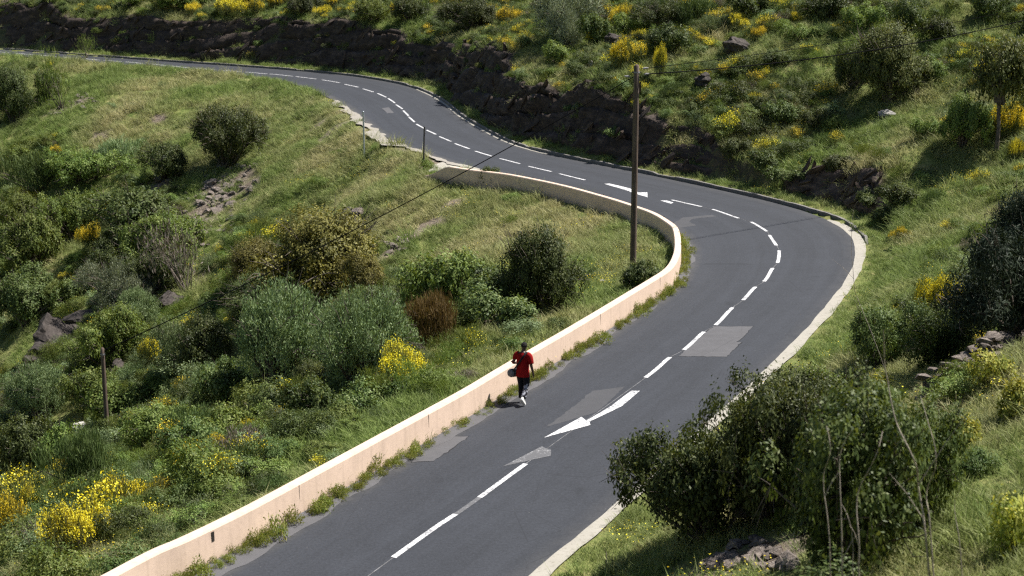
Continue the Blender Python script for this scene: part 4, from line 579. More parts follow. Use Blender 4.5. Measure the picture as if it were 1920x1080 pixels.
def m_concrete(name, base, stain, stain_amt=.5, streak=True, grain=30):
    M = Mat(name, .88, .2)
    n1 = M.noise(.9, 5, .6); n2 = M.noise(grain, 4, .75); n3 = M.noise(6, 6, .7)
    c = M.mix(M.ramp(n1, [(.35, 0.), (.7, 1.)]), tuple(v * .93 for v in base), tuple(min(1, v * 1.05) for v in base))
    c = M.mix(M.ramp(n3, [(.52, 0.), (.8, stain_amt)]), c, stain)
    if streak:
        q = M.noise(1.0, 4, .6, M.mapped((5.0, 5.0, .35)))
        c = M.mix(M.ramp(q, [(.50, 0.), (.74, .55 * stain_amt + .12)]), c, stain)
    c = M.mix(M.ramp(n2, [(.3, .22), (.5, 0.)]), c, stain)
    if streak:   # splashed dirt and lichen low down, hairline cracks
        sp = M.node("ShaderNodeSeparateXYZ"); M.link(M.coord(), sp.inputs[0])
        low = M.math('ADD', sp.outputs[2], M.math('MULTIPLY', M.noise(2.2, 5, .7), .5))
        c = M.mix(M.ramp(low, [(.22, .6), (.5, 0.)]), c, stain)
        lich = M.math('MULTIPLY', M.ramp(M.noise(4.5, 6, .75), [(.58, 0.), (.68, .8)]), M.ramp(M.noise(.4, 3), [(.45, 0.), (.6, 1.)]))
        c = M.mix(M.math('MULTIPLY', lich, .5), c, tuple(v * .6 for v in stain))
        ck = M.voro(.55, 'DISTANCE_TO_EDGE', M.mix(.2, M.coord(), M.node("ShaderNodeTexNoise").outputs[1]))
        c = M.mix(M.ramp(ck, [(.0, .12), (.004, 0.)]), c, tuple(v * .6 for v in stain))
    M.color(c); M.bump(M.math('ADD', n2, n3), .3, .012)
    return M.m

def m_paint(name, base, wear, under):
    M = Mat(name, .6, .3)
    n = M.noise(9, 6, .75); n2 = M.noise(1.4, 3)
    f = M.math('ADD', M.math('MULTIPLY', n, .8), M.math('MULTIPLY', n2, .25))
    M.color(M.mix(M.ramp(f, [(wear - .06, 1.), (wear + .06, 0.)]), base, under)); M.bump(n, .2, .004)
    return M.m

def m_wood():
    M = Mat("weathered_wood", .85, .2)
    g = M.noise(1.0, 6, .65, M.mapped((26, 26, .8)))
    c = M.ramp(g, [(.3, (.045, .032, .026)), (.5, (.11, .082, .066)), (.72, (.20, .165, .14))])
    M.color(M.mix(M.ramp(M.noise(.8, 3), [(.45, 0.), (.7, .5)]), c, (.07, .045, .032))); M.bump(g, .6, .02)
    return M.m

def m_plain(name, c, rough=.6, spec=.4, metal=0.0, nscale=25, amt=.2):
    M = Mat(name, rough, spec); M.b.inputs["Metallic"].default_value = metal
    M.color(M.mix(M.ramp(M.noise(nscale, 4), [(.35, 0.), (.7, 1.)]), tuple(v * (1 - amt) for v in c), tuple(min(1, v * (1 + amt)) for v in c)))
    return M.m

G = m_ground()
ROCK = m_rock("schist_rock", (.014, .012, .012), (.040, .033, .030), (.13, .11, .098))
STONE = m_rock("field_stone", (.055, .045, .04), (.15, .122, .105), (.34, .30, .27), 2.0)
BANKROCK = m_rock("bank_rock", (.021, .0165, .015), (.055, .042, .036), (.155, .115, .09), .8)
ASPH = m_asphalt("asphalt", (.0225, .0248, .0310), .5)
OLDASPH = m_asphalt("old_asphalt", (.070, .069, .074), .6, False)
SOFTASPH = m_asphalt("feathered_asphalt", (.045, .0455, .050), .6, False)
WALLM = m_concrete("pink_render", (.62, .475, .38), (.34, .26, .205), .42)
WALLBACK = WALLM
GUT = m_concrete("pale_gutter_concrete", (.33, .31, .27), (.15, .135, .105), .95, False)
KERB = m_concrete("kerb_concrete", (.20, .19, .18), (.08, .075, .07), .9)
PAINT = m_paint("road_paint", (.62, .62, .63), .50, (.17, .17, .18))
WORNP = m_paint("worn_road_paint", (.33, .33, .34), .62, (.10, .10, .105))
WOOD = m_wood()
STEEL = m_plain("galvanised_steel", (.42, .46, .50), .45, .5, .6)
RUST = m_plain("dark_painted_steel", (.045, .042, .045), .6)
CABLE = m_plain("black_cable", (.008, .008, .009), .95, .02)
CERAMIC = m_plain("grey_clamp", (.25, .24, .25), .5)
BARK = m_plain("bark", (.12, .10, .085), .9, .1, 0, 14, .4)
PALEBARK = m_plain("pale_dry_stem", (.30, .26, .22), .9, .1, 0, 14, .3)

# ------------------------------------------------------------------ ground sheet
def graded(a, b, step, lo, hi, grow=1.16):
    mid = list(np.arange(a, b + step * .5, step)); s = step; v = a; left = []
    while v > lo: s *= grow; v -= s; left.append(v)
    s = step; v = b; right = []
    while v < hi: s *= grow; v += s; right.append(v)
    return np.array(left[::-1] + mid + right)

gx = np.r_[graded(-42, 30, .36, -900, 30)[:-1], graded(30, 30.5, .36, 30, 900)]
gx = np.unique(np.round(gx, 4)); gx = gx[np.r_[True, np.diff(gx) > .05]]
gy = np.r_[graded(24, 110, .30, -300, 110)[:-1], np.arange(110, 204, .42), graded(204, 205, .45, 204, 1100)]
gy = np.unique(np.round(gy, 4)); gy = gy[np.r_[True, np.diff(gy) > .05]]
NX, NY = len(gx), len(gy)
XX, YY = np.meshgrid(gx, gy)
GP = np.c_[XX.ravel(), YY.ravel()]
GZ, GM = ground(GP, True)
bare = np.zeros(len(GP))
for cx, cy, r in BARE:                                   # scree patches, worn paths and gravel shoulders
    d = np.hypot(GP[:, 0] - cx, GP[:, 1] - cy)
    bare = np.maximum(bare, sstep(1.25, .45, d / r + .5 * fbm(GP[:, 0] / 1.3, GP[:, 1] / 1.3, 4, 3)))
bare = np.maximum(bare, .8 * sstep(1.6, .3, GM['din']) * sstep(-.2, .2, vnoise(GP[:, 0] / 3, GP[:, 1] / 3, 6) + .1))
bare[GM['road']] = 0
ii = np.arange((NX) * (NY)).reshape(NY, NX)
F = np.stack([ii[:-1, :-1], ii[:-1, 1:], ii[1:, 1:], ii[1:, :-1]], -1).reshape(-1, 4)
terrain = obj("terrain", mesh_from("terrain", np.c_[GP, GZ], F, dict(rock=GM['rock'], bare=bare), True), G)
tag(terrain, "grassy hillside falling into a gully inside the road bend", None, None, "structure")

# ------------------------------------------------------------------ the rock face cut beside the road
def normals2d(line, side=1):
    t = np.gradient(line, axis=0); t /= np.linalg.norm(t, axis=1)[:, None] + 1e-9
    return np.c_[t[:, 1], -t[:, 0]] * side

def slab_mesh(seed):
    r = np.random.default_rng(seed); bm = bmesh.new(); bmesh.ops.create_icosphere(bm, subdivisions=1, radius=1.0)
    V = np.array([v.co[:] for v in bm.verts]); D = r.normal(size=(8, 3)); D /= np.linalg.norm(D, axis=1)[:, None]
    for d in D:
        s = V @ d - r.uniform(.4, .8); V -= np.where(s > 0, s, 0)[:, None] * d
    for v, c in zip(bm.verts, V): v.co = c
    me = bpy.data.meshes.new("rock_slab"); bm.to_mesh(me); bm.free(); return me
SLAB = [slab_mesh(40 + i) for i in range(7)]
fo = spline(OUTER, .3, 4); fon = normals2d(fo)            # normal points to the hill
def face(a, b, name, label, slabs=230):
    ia = np.argmin(((fo - a) ** 2).sum(1)); ib = np.argmin(((fo - b) ** 2).sum(1))
    L = fo[ia:ib]; N = fon[ia:ib]; rows = 44
    dd = np.linspace(.9, 6.4, rows)
    P = (L[:, None] + N[:, None] * dd[None, :, None])
    z = ground(P.reshape(-1, 2)).reshape(len(L), rows)
    s = np.arange(len(L))[:, None] * .3 + 0 * z
    dz = np.abs(np.gradient(z, axis=1)) / (dd[1] - dd[0])
    steep = sstep(.7, 1.5, dz)
    u = s * .8 - z * .5; w = z * .8 + s * .6           # tilted bedding
    rel = .55 * np.abs(fbm(u / 2.6, w / .9, 41, 4)) + .35 * np.abs(fbm(s / 1.3, z / 1.6, 47, 3)) + .8 * np.abs(fbm((z * .8 + s * .62) / 2.4, (s * .8 - z * .6) / 8.0, 53, 3)) + .22 * vnoise(u * 2.3, w * 3.1, 57)
    ends = sstep(0, 6, np.minimum(np.arange(len(L)), len(L) - 1 - np.arange(len(L))))[:, None]
    out = (rel * 1.15 * steep * ends - .10)
    top = sstep(.0, .12, np.linspace(0, 1, rows))[None]
    X = P[..., 0] - N[:, 0:1] * out; Y = P[..., 1] - N[:, 1:2] * out; Z = z + .25 * out * steep - .15 * (1 - steep * ends)
    ii = np.arange(len(L) * rows).reshape(len(L), rows)
    F = np.stack([ii[:-1, :-1], ii[:-1, 1:], ii[1:, 1:], ii[1:, :-1]], -1).reshape(-1, 4)[:, ::-1]
    o = obj(name, mesh_from(name, np.stack([X, Y, Z], -1).reshape(-1, 3), F, None, False), BANKROCK)
    tag(o, label, None, None, "structure")
    # slabs standing proud along the bedding, and fallen pieces at the foot
    r = np.random.default_rng(8); cand = np.argwhere((steep * ends) > .5); pick = cand[r.permutation(len(cand))[:slabs]]
    for a_, b_ in pick:
        so = obj("rock_slab", SLAB[r.integers(0, len(SLAB))], BANKROCK, o); k_ = r.uniform(.35, 1.0) * (1.5 if r.random() < .15 else 1)
        so.location = (X[a_, b_], Y[a_, b_], Z[a_, b_] - .1); so.scale = (k_ * .30, k_ * r.uniform(.9, 2.0), k_ * r.uniform(.12, .30))
        tx = math.atan2(-N[a_, 0], N[a_, 1]); so.rotation_euler = (r.normal() * .2 - .75, r.normal() * .25, tx + math.pi / 2 + r.normal() * .3)
    for q_ in range(slabs // 4):
        a_ = r.integers(0, len(L)); d_ = r.uniform(1.3, 2.6); p_ = L[a_] + N[a_] * d_; s_ = r.uniform(.12, .4)
        so = obj("fallen_stone", SLAB[r.integers(0, len(SLAB))], BANKROCK, o); so.location = (p_[0], p_[1], gz(*p_)); so.scale = (s_ * .5, s_ * .4, s_ * .4); so.rotation_euler = (0, 0, r.uniform(0, 6))
face(np.array((11.6, 99.4)), np.array((-80, 213)), "rock_bank", "dark schist bank cut above the far stretch of road")

face(np.array((18.3, 85.0)), np.array((14.2, 95.6)), "rock_bank", "low dark eroded cutting behind the outside of the bend", 30)

# ------------------------------------------------------------------ road
def ribbon(name, A, B, za, zb, mat, parent=None, cols=1, extra=None):
    """sheet between polylines A and B with equal numbers of points"""
    n = len(A); t = np.linspace(0, 1, cols + 1)
    X = A[:, None] * (1 - t)[None, :, None] + B[:, None] * t[None, :, None]
    Z = np.asarray(za)[..., None] * (1 - t) + np.asarray(zb)[..., None] * t if np.ndim(za) else np.broadcast_to(za + (zb - za) * t, (n, cols + 1))
    V = np.concatenate([X, Z[..., None]], -1).reshape(-1, 3)
    ii = np.arange(n * (cols + 1)).reshape(n, cols + 1)
    F = np.stack([ii[:-1, :-1], ii[:-1, 1:], ii[1:, 1:], ii[1:, :-1]], -1).reshape(-1, 4)
    s = np.r_[0, np.cumsum(np.linalg.norm(np.diff(A, axis=0), axis=1))]
    at = dict(along=np.repeat(s, cols + 1), across=np.tile(t, n) * 7.5)
    if extra is not None: at['edge'] = np.tile(extra(t), n)
    return obj(name, mesh_from(name, V, F, at, True), mat, parent)

def match(A, B):
    """B's nearest points in order, one for each point of A"""
    _, k = polydist(A, B)
    k = np.maximum.accumulate(k); i = np.minimum(k.astype(int), len(B) - 2); f = (k - i)[:, None]
    return B[i] * (1 - f) + B[i + 1] * f

mid = []                                                  # centre line from both edges
sI = np.r_[0, np.cumsum(np.linalg.norm(np.diff(INNER, axis=0), axis=1))]; sO = np.r_[0, np.cumsum(np.linalg.norm(np.diff(OUTER, axis=0), axis=1))]
KEYS_I = [np.argmin(((INNER - q) ** 2).sum(1)) for q in [(-60, -70), (-8, 38.4), (-.6, 53.3), (5.7, 67), (9.05, 81), (6.4, 90.7), (-1.4, 103), (-10.4, 123.2), (-15.9, 144.3), (-26.5, 166.6), (-63.1, 194.6), (-170, 262)]]
KEYS_O = [np.argmin(((OUTER - q) ** 2).sum(1)) for q in [(-52, -74), (-.8, 35.5), (6.3, 50.2), (12.6, 64.2), (18.1, 81), (14.6, 95), (4.4, 109.6), (-3.7, 130), (-7.6, 149.5), (-22.5, 173), (-60, 198.7), (-170, 270)]]
NS = 520
g = np.linspace(0, 1, NS); kk = np.linspace(0, 1, len(KEYS_I))
w = np.array([0] + list(np.cumsum(np.diff(sI[KEYS_I])))); w = w / w[-1]
si_ = np.interp(g, w, sI[KEYS_I]); so_ = np.interp(g, w, sO[KEYS_O])
RA = np.stack([np.interp(si_, sI, INNER[:, c]) for c in (0, 1)], 1); RB = np.stack([np.interp(so_, sO, OUTER[:, c]) for c in (0, 1)], 1)
road = ribbon("road", RA, RB, 0.0, 0.0, ASPH, None, 10, lambda t: np.clip(1 - t / .085, 0, 1) ** .7 + .35 * np.clip((t - .96) / .04, 0, 1))
tag(road, "dark asphalt road winding round a hairpin bend", None, None, "structure")

TAR = m_plain("tar", (.014, .014, .016), .7, .3)
def flat(name, pts, z, mat, parent=road):
    if name == "asphalt_patch":                            # ragged saw-cut edge with a tar seam round it
        P0 = np.array(pts + pts[:1]); rr = np.random.default_rng(int(abs(pts[0][0]) * 100)); Q = []
        for a_, b_ in zip(P0[:-1], P0[1:]):
            m_ = max(2, int(np.linalg.norm(b_ - a_) / .18))
            for t_ in np.arange(m_) / m_: Q.append(a_ + (b_ - a_) * t_ + rr.normal(size=2) * .022)
        pts = [tuple(q_) for q_ in Q]
        if mat is not SOFTASPH:
            c_ = np.mean(Q, 0); flat("tar_seam", [tuple(c_ + (q_ - c_) * (1 + .05 / max(.3, np.linalg.norm(q_ - c_)))) for q_ in Q], z - .0012, TAR, parent)
    bm = bmesh.new(); bm.faces.new([bm.verts.new((x, y, z)) for x, y in pts]); me = bpy.data.meshes.new(name)
    if bm.faces[:][0].normal.z < 0: bm.normal_update()
    bmesh.ops.recalc_face_normals(bm, faces=bm.faces); bm.to_mesh(me); bm.free()
    if me.polygons[0].normal.z < 0: me.flip_normals()
    return obj(name, me, mat, parent)

centre = spline(CENTRE, .25, 3)
cn = normals2d(centre)
def dash(a, b, wdt=.17, mat=PAINT, name="lane_dash", z=.008):
    i = np.argmin(((centre - a) ** 2).sum(1)); j = np.argmin(((centre - b) ** 2).sum(1)); i, j = min(i, j), max(i, j)
    k = np.unique(np.linspace(i, j, 7).astype(int)); P = centre[k]; N = cn[k]
    return ribbon(name, P - N * wdt / 2, P + N * wdt / 2, z, z, mat, road)
for a, b in DASHES: dash(np.array(a), np.array(b))
SEAM = m_plain("seam", (.16, .16, .165), .9, .1, 0, 3, .5)
for a, b in SEAMS: dash(np.array(a), np.array(b), .026, SEAM, "centre_seam", .005)
for a, b in GHOSTS: dash(np.array(a), np.array(b), .16, WORNP, "worn_dash", .005)
for nm, pts, mt, z in FLATS: flat(nm, pts, z, {'P': PAINT, 'W': WORNP, 'O': OLDASPH, 'S': SOFTASPH, 'G': GUT}[mt])

# pale concrete gutters and the broken shoulder
def clip_line(line, a, b):
    i = np.argmin(((line - a) ** 2).sum(1)); j = np.argmin(((line - b) ** 2).sum(1)); return line[min(i, j):max(i, j) + 1]
def gutter(a, b, wid, z0, name, label, side=1, mat=None, base=None, jig=.06, taper=4, inset=.12):
    L = clip_line(fo if base is None else base, np.array(a), np.array(b)); N = normals2d(L) * side
    n = len(L); k = np.arange(n)
    e = sstep(0, taper, np.minimum(k, n - 1 - k))
    j1 = jig * fbm(k / 5.0, k * 0, 61, 4); j2 = jig * 2.2 * fbm(k / 7.0, k * 0 + 7, 67, 4)
    A = L + N * (-inset + j1)[:, None]; B = L + N * ((wid + j2) * e + .02)[:, None]
    o = ribbon(name, A, B, z0, z0 + .05, mat or GUT, None, 2)
    if side < 0: o.data.flip_normals()
    return tag(o, label, None, None, "structure")
gutter((-21, -8), (18.0, 87.6), .36, .007, "gutter", "pale concrete gutter along the right edge and round the bend")
gutter((2.5, 112.5), (-9.2, 155), .38, .010, "gutter", "narrow pale gutter on the far right of the road")
fi = spline(INNER, .3, 4)
gutter((-17, 19.6), (9.0, 84.0), .34, .007, "road_shoulder", "grey crumbled asphalt shoulder below the pink wall", -1, OLDASPH, fi, .26, 3, .42)
gutter((-1.2, 102.6), (-16.5, 146.0), .7, .008, "gravel_shoulder", "pale gravel shoulder on the inside of the far curve", -1, m_concrete("gravel", (.27, .25, .22), (.13, .115, .09), .9, False, 60), fi, .55, 14)

# low concrete kerb that holds the verge
def kerb(a, b):
    L = clip_line(fo, np.array(a), np.array(b)); N = normals2d(L); n = len(L); k = np.arange(n)
    off = .42 + .36 * sstep(16.2, 18.2, L[:, 0]) * sstep(92, 88, L[:, 1])
    hh = (.21 + .05 * fbm(k / 5, k * 0, 71, 2)) * (1 - .35 * sstep(.32, .42, vnoise(k / 4, k * 0, 77)))
    hh = hh * sstep(0, 6, np.minimum(k, n - 1 - k) + .5)
    prof = [(0, -.05), (.015, 1.0), (.16, 1.04), (.18, -.05)]
    V = []; rows = len(prof)
    for q in range(n):
        for (px, pz) in prof:
            p = L[q] + N[q] * (off[q] - .30 + px + .02 * math.sin(q * 1.7)); V.append((p[0], p[1], pz * hh[q] if pz > 0 else pz))
    F = [(q * rows + r, q * rows + r + 1, (q + 1) * rows + r + 1, (q + 1) * rows + r) for q in range(n - 1) for r in range(rows - 1)]
    o = obj("kerb", mesh_from("kerb", V, F), KERB)
    tag(o, "low grey concrete kerb holding back the grass verge", None, None, "structure")
kerb((18.2, 80.6), (-120, 240))

# ------------------------------------------------------------------ pink parapet wall
wl = spline(WALL_FRONT, .35, 2); wn_ = -normals2d(wl)       # wn_ points to the valley
n = len(wl); k = np.arange(n); sw = np.r_[0, np.cumsum(np.linalg.norm(np.diff(wl, axis=0), axis=1))]
e_far = sw[-1] - sw
ht = (.86 + .09 * sstep(25, 45, e_far)) * sstep(-.05, 2.6, e_far) + .01 * fbm(sw / 3, sw * 0, 81, 3)
TH = .34
prof = [(0.0, -.25, 0), (0.0, .0, 1), (.012, -.045, 2), (.05, .0, 2), (TH - .05, .0, 2), (TH - .012, -.045, 2), (TH, -1.3, 0)]
V = []
ZB = np.minimum(ground(wl + wn_ * (TH + .3)) - .5, -.35)
for q in range(n):
    zb = ZB[q]
    lean = .03
    for (px, pz, mode) in ((0 - lean, -.3, 0), (0, ht[q] - .05, 0), (.035, ht[q], 0), (TH - .035, ht[q], 0), (TH, ht[q] - .05, 0), (TH + lean, zb, 0)):
        p = wl[q] + wn_[q] * px; V.append((p[0], p[1], pz))
R = 6
F = [(q * R + r, (q + 1) * R + r, (q + 1) * R + r + 1, q * R + r + 1) for q in range(n - 1) for r in range(R - 1)]
F += [tuple(range(R))[::-1], tuple((n - 1) * R + r for r in range(R))]
wall = obj("parapet_wall", mesh_from("parapet_wall", V, F), WALLM)
bm = bmesh.new(); bm.from_mesh(wall.data); bmesh.ops.recalc_face_normals(bm, faces=bm.faces); bm.to_mesh(wall.data); bm.free()
tag(wall, "long curved pink rendered parapet wall along the inside of the bend", "wall")
GAP = m_plain("dark_gap", (.03, .027, .024), .95, .1)
def on_wall(s):
    q = int(np.argmin(np.abs(sw - s))); return wl[q], -wn_[q], math.atan2(wn_[q][1], wn_[q][0])
def box_mesh(name, sx, sy, sz, bev=.0):
    bm = bmesh.new(); bmesh.ops.create_cube(bm, size=1); bmesh.ops.scale(bm, vec=(sx, sy, sz), verts=bm.verts)
    if bev: bmesh.ops.bevel(bm, geom=bm.edges[:], offset=bev, segments=1, affect='EDGES')
    me = bpy.data.meshes.new(name); bm.to_mesh(me); bm.free(); return me
q0 = np.argmin(((wl - np.array(SLOT)) ** 2).sum(1))
p, nn, an = on_wall(sw[q0])
s_ = obj("drain_slot", box_mesh("drain_slot", .06, .10, .27), GAP, wall); s_.location = (p[0] + nn[0] * -.012, p[1] + nn[1] * -.012, .72); s_.rotation_euler = (0, 0, an)
jm = box_mesh("expansion_joint", .05, .014, .90)
for sj in np.arange(6, sw[-1] - 6, 7.4):
    p, nn, an = on_wall(sj)
    o = obj("expansion_joint", jm, GAP, wall); o.location = (p[0] + nn[0] * -.014, p[1] + nn[1] * -.014, .46); o.rotation_euler = (0, 0, an)

# ------------------------------------------------------------------ foliage shapes (unit plant: radius 1, height about 1)
def rand_dirs(n, r):
    v = r.normal(size=(n, 3)); return v / np.linalg.norm(v, axis=1)[:, None]

def leaf_quads(C, Nrm, length, width, r, tint, long_dir=None):
    """one rhombic leaf at each centre"""
    n = len(C)
    a = r.normal(size=(n, 3)) if long_dir is None else long_dir + r.normal(size=(n, 3)) * .25
    a -= Nrm * (a * Nrm).sum(1)[:, None]; a /= np.linalg.norm(a, axis=1)[:, None] + 1e-9
    b = np.cross(Nrm, a)
    L = (length * r.uniform(.5, 1.5, n))[:, None] * .5; Wd = (width * r.uniform(.7, 1.25, n))[:, None] * .5
    V = np.stack([C - a * L, C + b * Wd - a * L * .1, C + a * L, C - b * Wd - a * L * .1], 1).reshape(-1, 3)
    F = np.arange(4 * n).reshape(n, 4)
    return V, F, np.repeat(tint, 4)

def crown(seed, lumps, subs, leaves, ll, lw, zc=.42, zr=.50, lump_r=(.2, .36), sub_r=.10, upright=0.0, open_=0.0, squash=1.0, core=.55, zmin=0.0, domes=(5, .40, .34, .58)):
    """a bush: big lumps over a dome, twig clusters over each lump, leaves round each twig cluster"""
    r = np.random.default_rng(seed)
    # a few overlapping domes make the outline uneven
    nd, spr, r1, r2 = domes; dc = np.c_[r.normal(size=(nd, 2)) * spr, r.uniform(-.25, .22, nd)]; dr = r.uniform(r1, r2, nd); dc[0] *= .4; dr[0] = r2
    which = r.integers(0, nd, lumps)
    d = rand_dirs(lumps, r); d[:, 2] = np.abs(d[:, 2]) * 1.15 - .3
    rad = (dr[which] * r.uniform(.65, 1.15, lumps))[:, None]
    LC = (d * rad + dc[which]) * np.array([1, 1, zr * 1.25]) + np.array([0, 0, zc]); LR = r.uniform(*lump_r, lumps)
    LC[:, 2] = np.maximum(LC[:, 2], np.maximum(LR * .35, zmin + r.uniform(0, .15, lumps)))
    LC = np.vstack([LC, [[0, 0, zc]]]); LR = np.r_[LR, core]
    ltint = r.uniform(-.16, .16, len(LC))
    P = []; T = []; N = []
    for i in range(len(LC)):
        m = max(4, int(subs * (LR[i] / np.mean(lump_r)) ** 2 * (1 - open_ * r.random())))
        sd = rand_dirs(m, r); sd[:, 2] = sd[:, 2] * .85 + .32; sd /= np.linalg.norm(sd, axis=1)[:, None]
        sc = LC[i] + sd * (LR[i] * r.uniform(.72, 1.12, m))[:, None] * np.array([1, 1, squash])
        st = ltint[i] + r.uniform(-.2, .2, m)
        c = np.repeat(sc, leaves, 0) + r.normal(size=(m * leaves, 3)) * sub_r * np.array([1, 1, .8])
        nn = np.repeat(sd, leaves, 0) * .8 + r.normal(size=(m * leaves, 3)) * .38 + np.array([.08, 0, .45])
        P.append(c); N.append(nn); T.append(np.repeat(st, leaves) + r.uniform(-.25, .25, m * leaves))
    P = np.vstack(P); N = np.vstack(N); N /= np.linalg.norm(N, axis=1)[:, None]; T = np.clip(np.concatenate(T) + .5, 0, 1)
    ok = P[:, 2] > .015
    P, N, T = P[ok], N[ok], T[ok]
    ld = None
    if upright > 0:
        ld = np.c_[P[:, :2] * .6, np.full(len(P), upright)]; N = r.normal(size=P.shape); N[:, 2] *= .35; N /= np.linalg.norm(N, axis=1)[:, None]
    return leaf_quads(P, N, ll, lw, r, T, ld), LC

def tube(path, rad, seg=6):
    path = np.asarray(path, float); rad = np.broadcast_to(np.asarray(rad, float), (len(path),))
    t = np.gradient(path, axis=0); t /= np.linalg.norm(t, axis=1)[:, None] + 1e-9
    up = np.tile(np.array([0, 0, 1.0]), (len(path), 1)); up[np.abs(t[:, 2]) > .9] = (1, 0, 0)
    a = np.cross(t, up); a /= np.linalg.norm(a, axis=1)[:, None]; b = np.cross(t, a)
    ang = np.linspace(0, 2 * np.pi, seg, endpoint=False)
    V = path[:, None] + rad[:, None, None] * (np.cos(ang)[None, :, None] * a[:, None] + np.sin(ang)[None, :, None] * b[:, None])
    n = len(path); ii = np.arange(n * seg).reshape(n, seg)
    F = np.stack([ii[:-1], np.roll(ii[:-1], -1, 1), np.roll(ii[1:], -1, 1), ii[1:]], -1).reshape(-1, 4)
    return V.reshape(-1, 3), F

def join(parts):
    V = []; F = []; o = 0
    for v, f in parts: V.append(v); F.append(f + o); o += len(v)
    return np.vstack(V), np.vstack(F)

def limbs(LC, seed, r0=.05, base=.04, trunk=0.0):
    """tapering stems that fork from the foot of the plant to its lumps"""
    r = np.random.default_rng(seed); parts = []
    if trunk > 0:
        parts.append(tube([(0, 0, -.08), (.02, .01, trunk * .5), (-.01, .03, trunk), (0, .02, trunk * 1.35)], [r0 * 1.5, r0 * 1.15, r0, r0 * .7], 8))
    for c in LC[:-1]:
        b = np.array([r.normal() * base, r.normal() * base, trunk - (.06 if trunk == 0 else .02)])
        m = b + (c - b) * .5 + r.normal(size=3) * .06 + np.array([0, 0, .08])
        parts.append(tube([b, m, b + (c - b) * .98], [r0, r0 * .6, r0 * .2], 5))
        for _ in range(3):                                 # twigs that reach out of the leaves
            t_ = c - np.array([0, 0, .25]); t_ = t_ / (np.linalg.norm(t_) + 1e-6) + r.normal(size=3) * .45; t_ /= np.linalg.norm(t_)
            parts.append(tube([c, c + t_ * .2 + r.normal(size=3) * .02, c + t_ * r.uniform(.28, .42)], [r0 * .22, r0 * .15, r0 * .06], 4))
    return join(parts)

SHAPES = {}
def shape(key, n, fn, trunk=0.0, r0=.026):
    out = []
    for i in range(n):
        (V, F, T), LC = fn(i)
        fm = mesh_from("foliage_" + key, V, F, dict(tint=T))
        sv, sf = limbs(LC, 900 + i, r0, .05, trunk)
        out.append((fm, mesh_from("stem_" + key, sv, sf, None, True)))
    SHAPES[key] = out
shape('big', 4, lambda i: crown(100 + i, 40, 22, 20, .052, .030, sub_r=.050, lump_r=(.13, .27), core=.5))
shape('huge', 3, lambda i: crown(120 + i, 58, 26, 24, .032, .020, sub_r=.038, lump_r=(.10, .23), core=.5, domes=(7, .42, .26, .5)))
shape('hugeolive', 2, lambda i: crown(130 + i, 58, 26, 24, .042, .013, sub_r=.040, lump_r=(.10, .23), core=.5, upright=.4, domes=(7, .40, .30, .5)))
shape('mid', 4, lambda i: crown(140 + i, 24, 18, 15, .082, .046, sub_r=.065, lump_r=(.16, .32), core=.5))
shape('small', 3, lambda i: crown(170 + i, 9, 16, 12, .15, .08, sub_r=.12, lump_r=(.3, .55)))
shape('olive', 3, lambda i: crown(200 + i, 38, 24, 20, .062, .018, sub_r=.055, upright=.5, lump_r=(.13, .27), core=.5))
shape('near', 3, lambda i: crown(230 + i, 40, 30, 22, .046, .028, sub_r=.048, lump_r=(.15, .30), open_=.4, core=.55), r0=.022)
shape('feather', 3, lambda i: crown(260 + i, 12, 34, 16, .16, .016, sub_r=.075, upright=1.5, lump_r=(.28, .46)))
shape('conifer', 2, lambda i: crown(290 + i, 34, 40, 18, .075, .015, zc=.50, zr=.66, sub_r=.06, lump_r=(.18, .34), squash=.5, core=.5), trunk=.2)
shape('tree', 2, lambda i: crown(310 + i, 20, 34, 18, .062, .034, zc=.95, zr=.45, sub_r=.065, lump_r=(.2, .38), open_=.4, core=.35, zmin=.66, domes=(4, .24, .34, .5)), trunk=.62, r0=.045)
shape('sparse', 2, lambda i: crown(330 + i, 10, 14, 10, .11, .02, sub_r=.12, upright=1.0, lump_r=(.3, .5), open_=.6, core=.3), r0=.02)

def broom_shape(i):
    r = np.random.default_rng(400 + i)
    (V, F, T), LC = crown(420 + i, 11, 26, 12, .22, .014, sub_r=.085, upright=1.6, lump_r=(.28, .46))
    # flower spikes on the outer tips of some lumps
    P = []; N = []
    for q in range(len(LC) - 1):
        if r.random() < .18: continue
        m = int(r.integers(22, 66)); sd = rand_dirs(m, r); sd[:, 2] = np.abs(sd[:, 2]) * .8 + .25; sd /= np.linalg.norm(sd, axis=1)[:, None]
        sc = LC[q] + sd * (.42 * r.uniform(.85, 1.2, m))[:, None]
        c = np.repeat(sc, 14, 0) + r.normal(size=(m * 14, 3)) * np.array([.04, .04, .08])
        P.append(c); N.append(rand_dirs(m * 14, r) * .8 + np.array([0, 0, .5]))
    P = np.vstack(P); N = np.vstack(N); N /= np.linalg.norm(N, axis=1)[:, None]
    fv, ff, ft = leaf_quads(P, N, .046, .036, r, r.uniform(0, 1, len(P)))
    sv, sf = limbs(LC, 940 + i, .025)
    return (mesh_from("foliage_broom", V, F, dict(tint=T)), mesh_from("stem_broom", sv, sf, None, True), mesh_from("flowers_broom", fv, ff, dict(tint=ft)))
SHAPES['broom'] = [broom_shape(i) for i in range(4)]

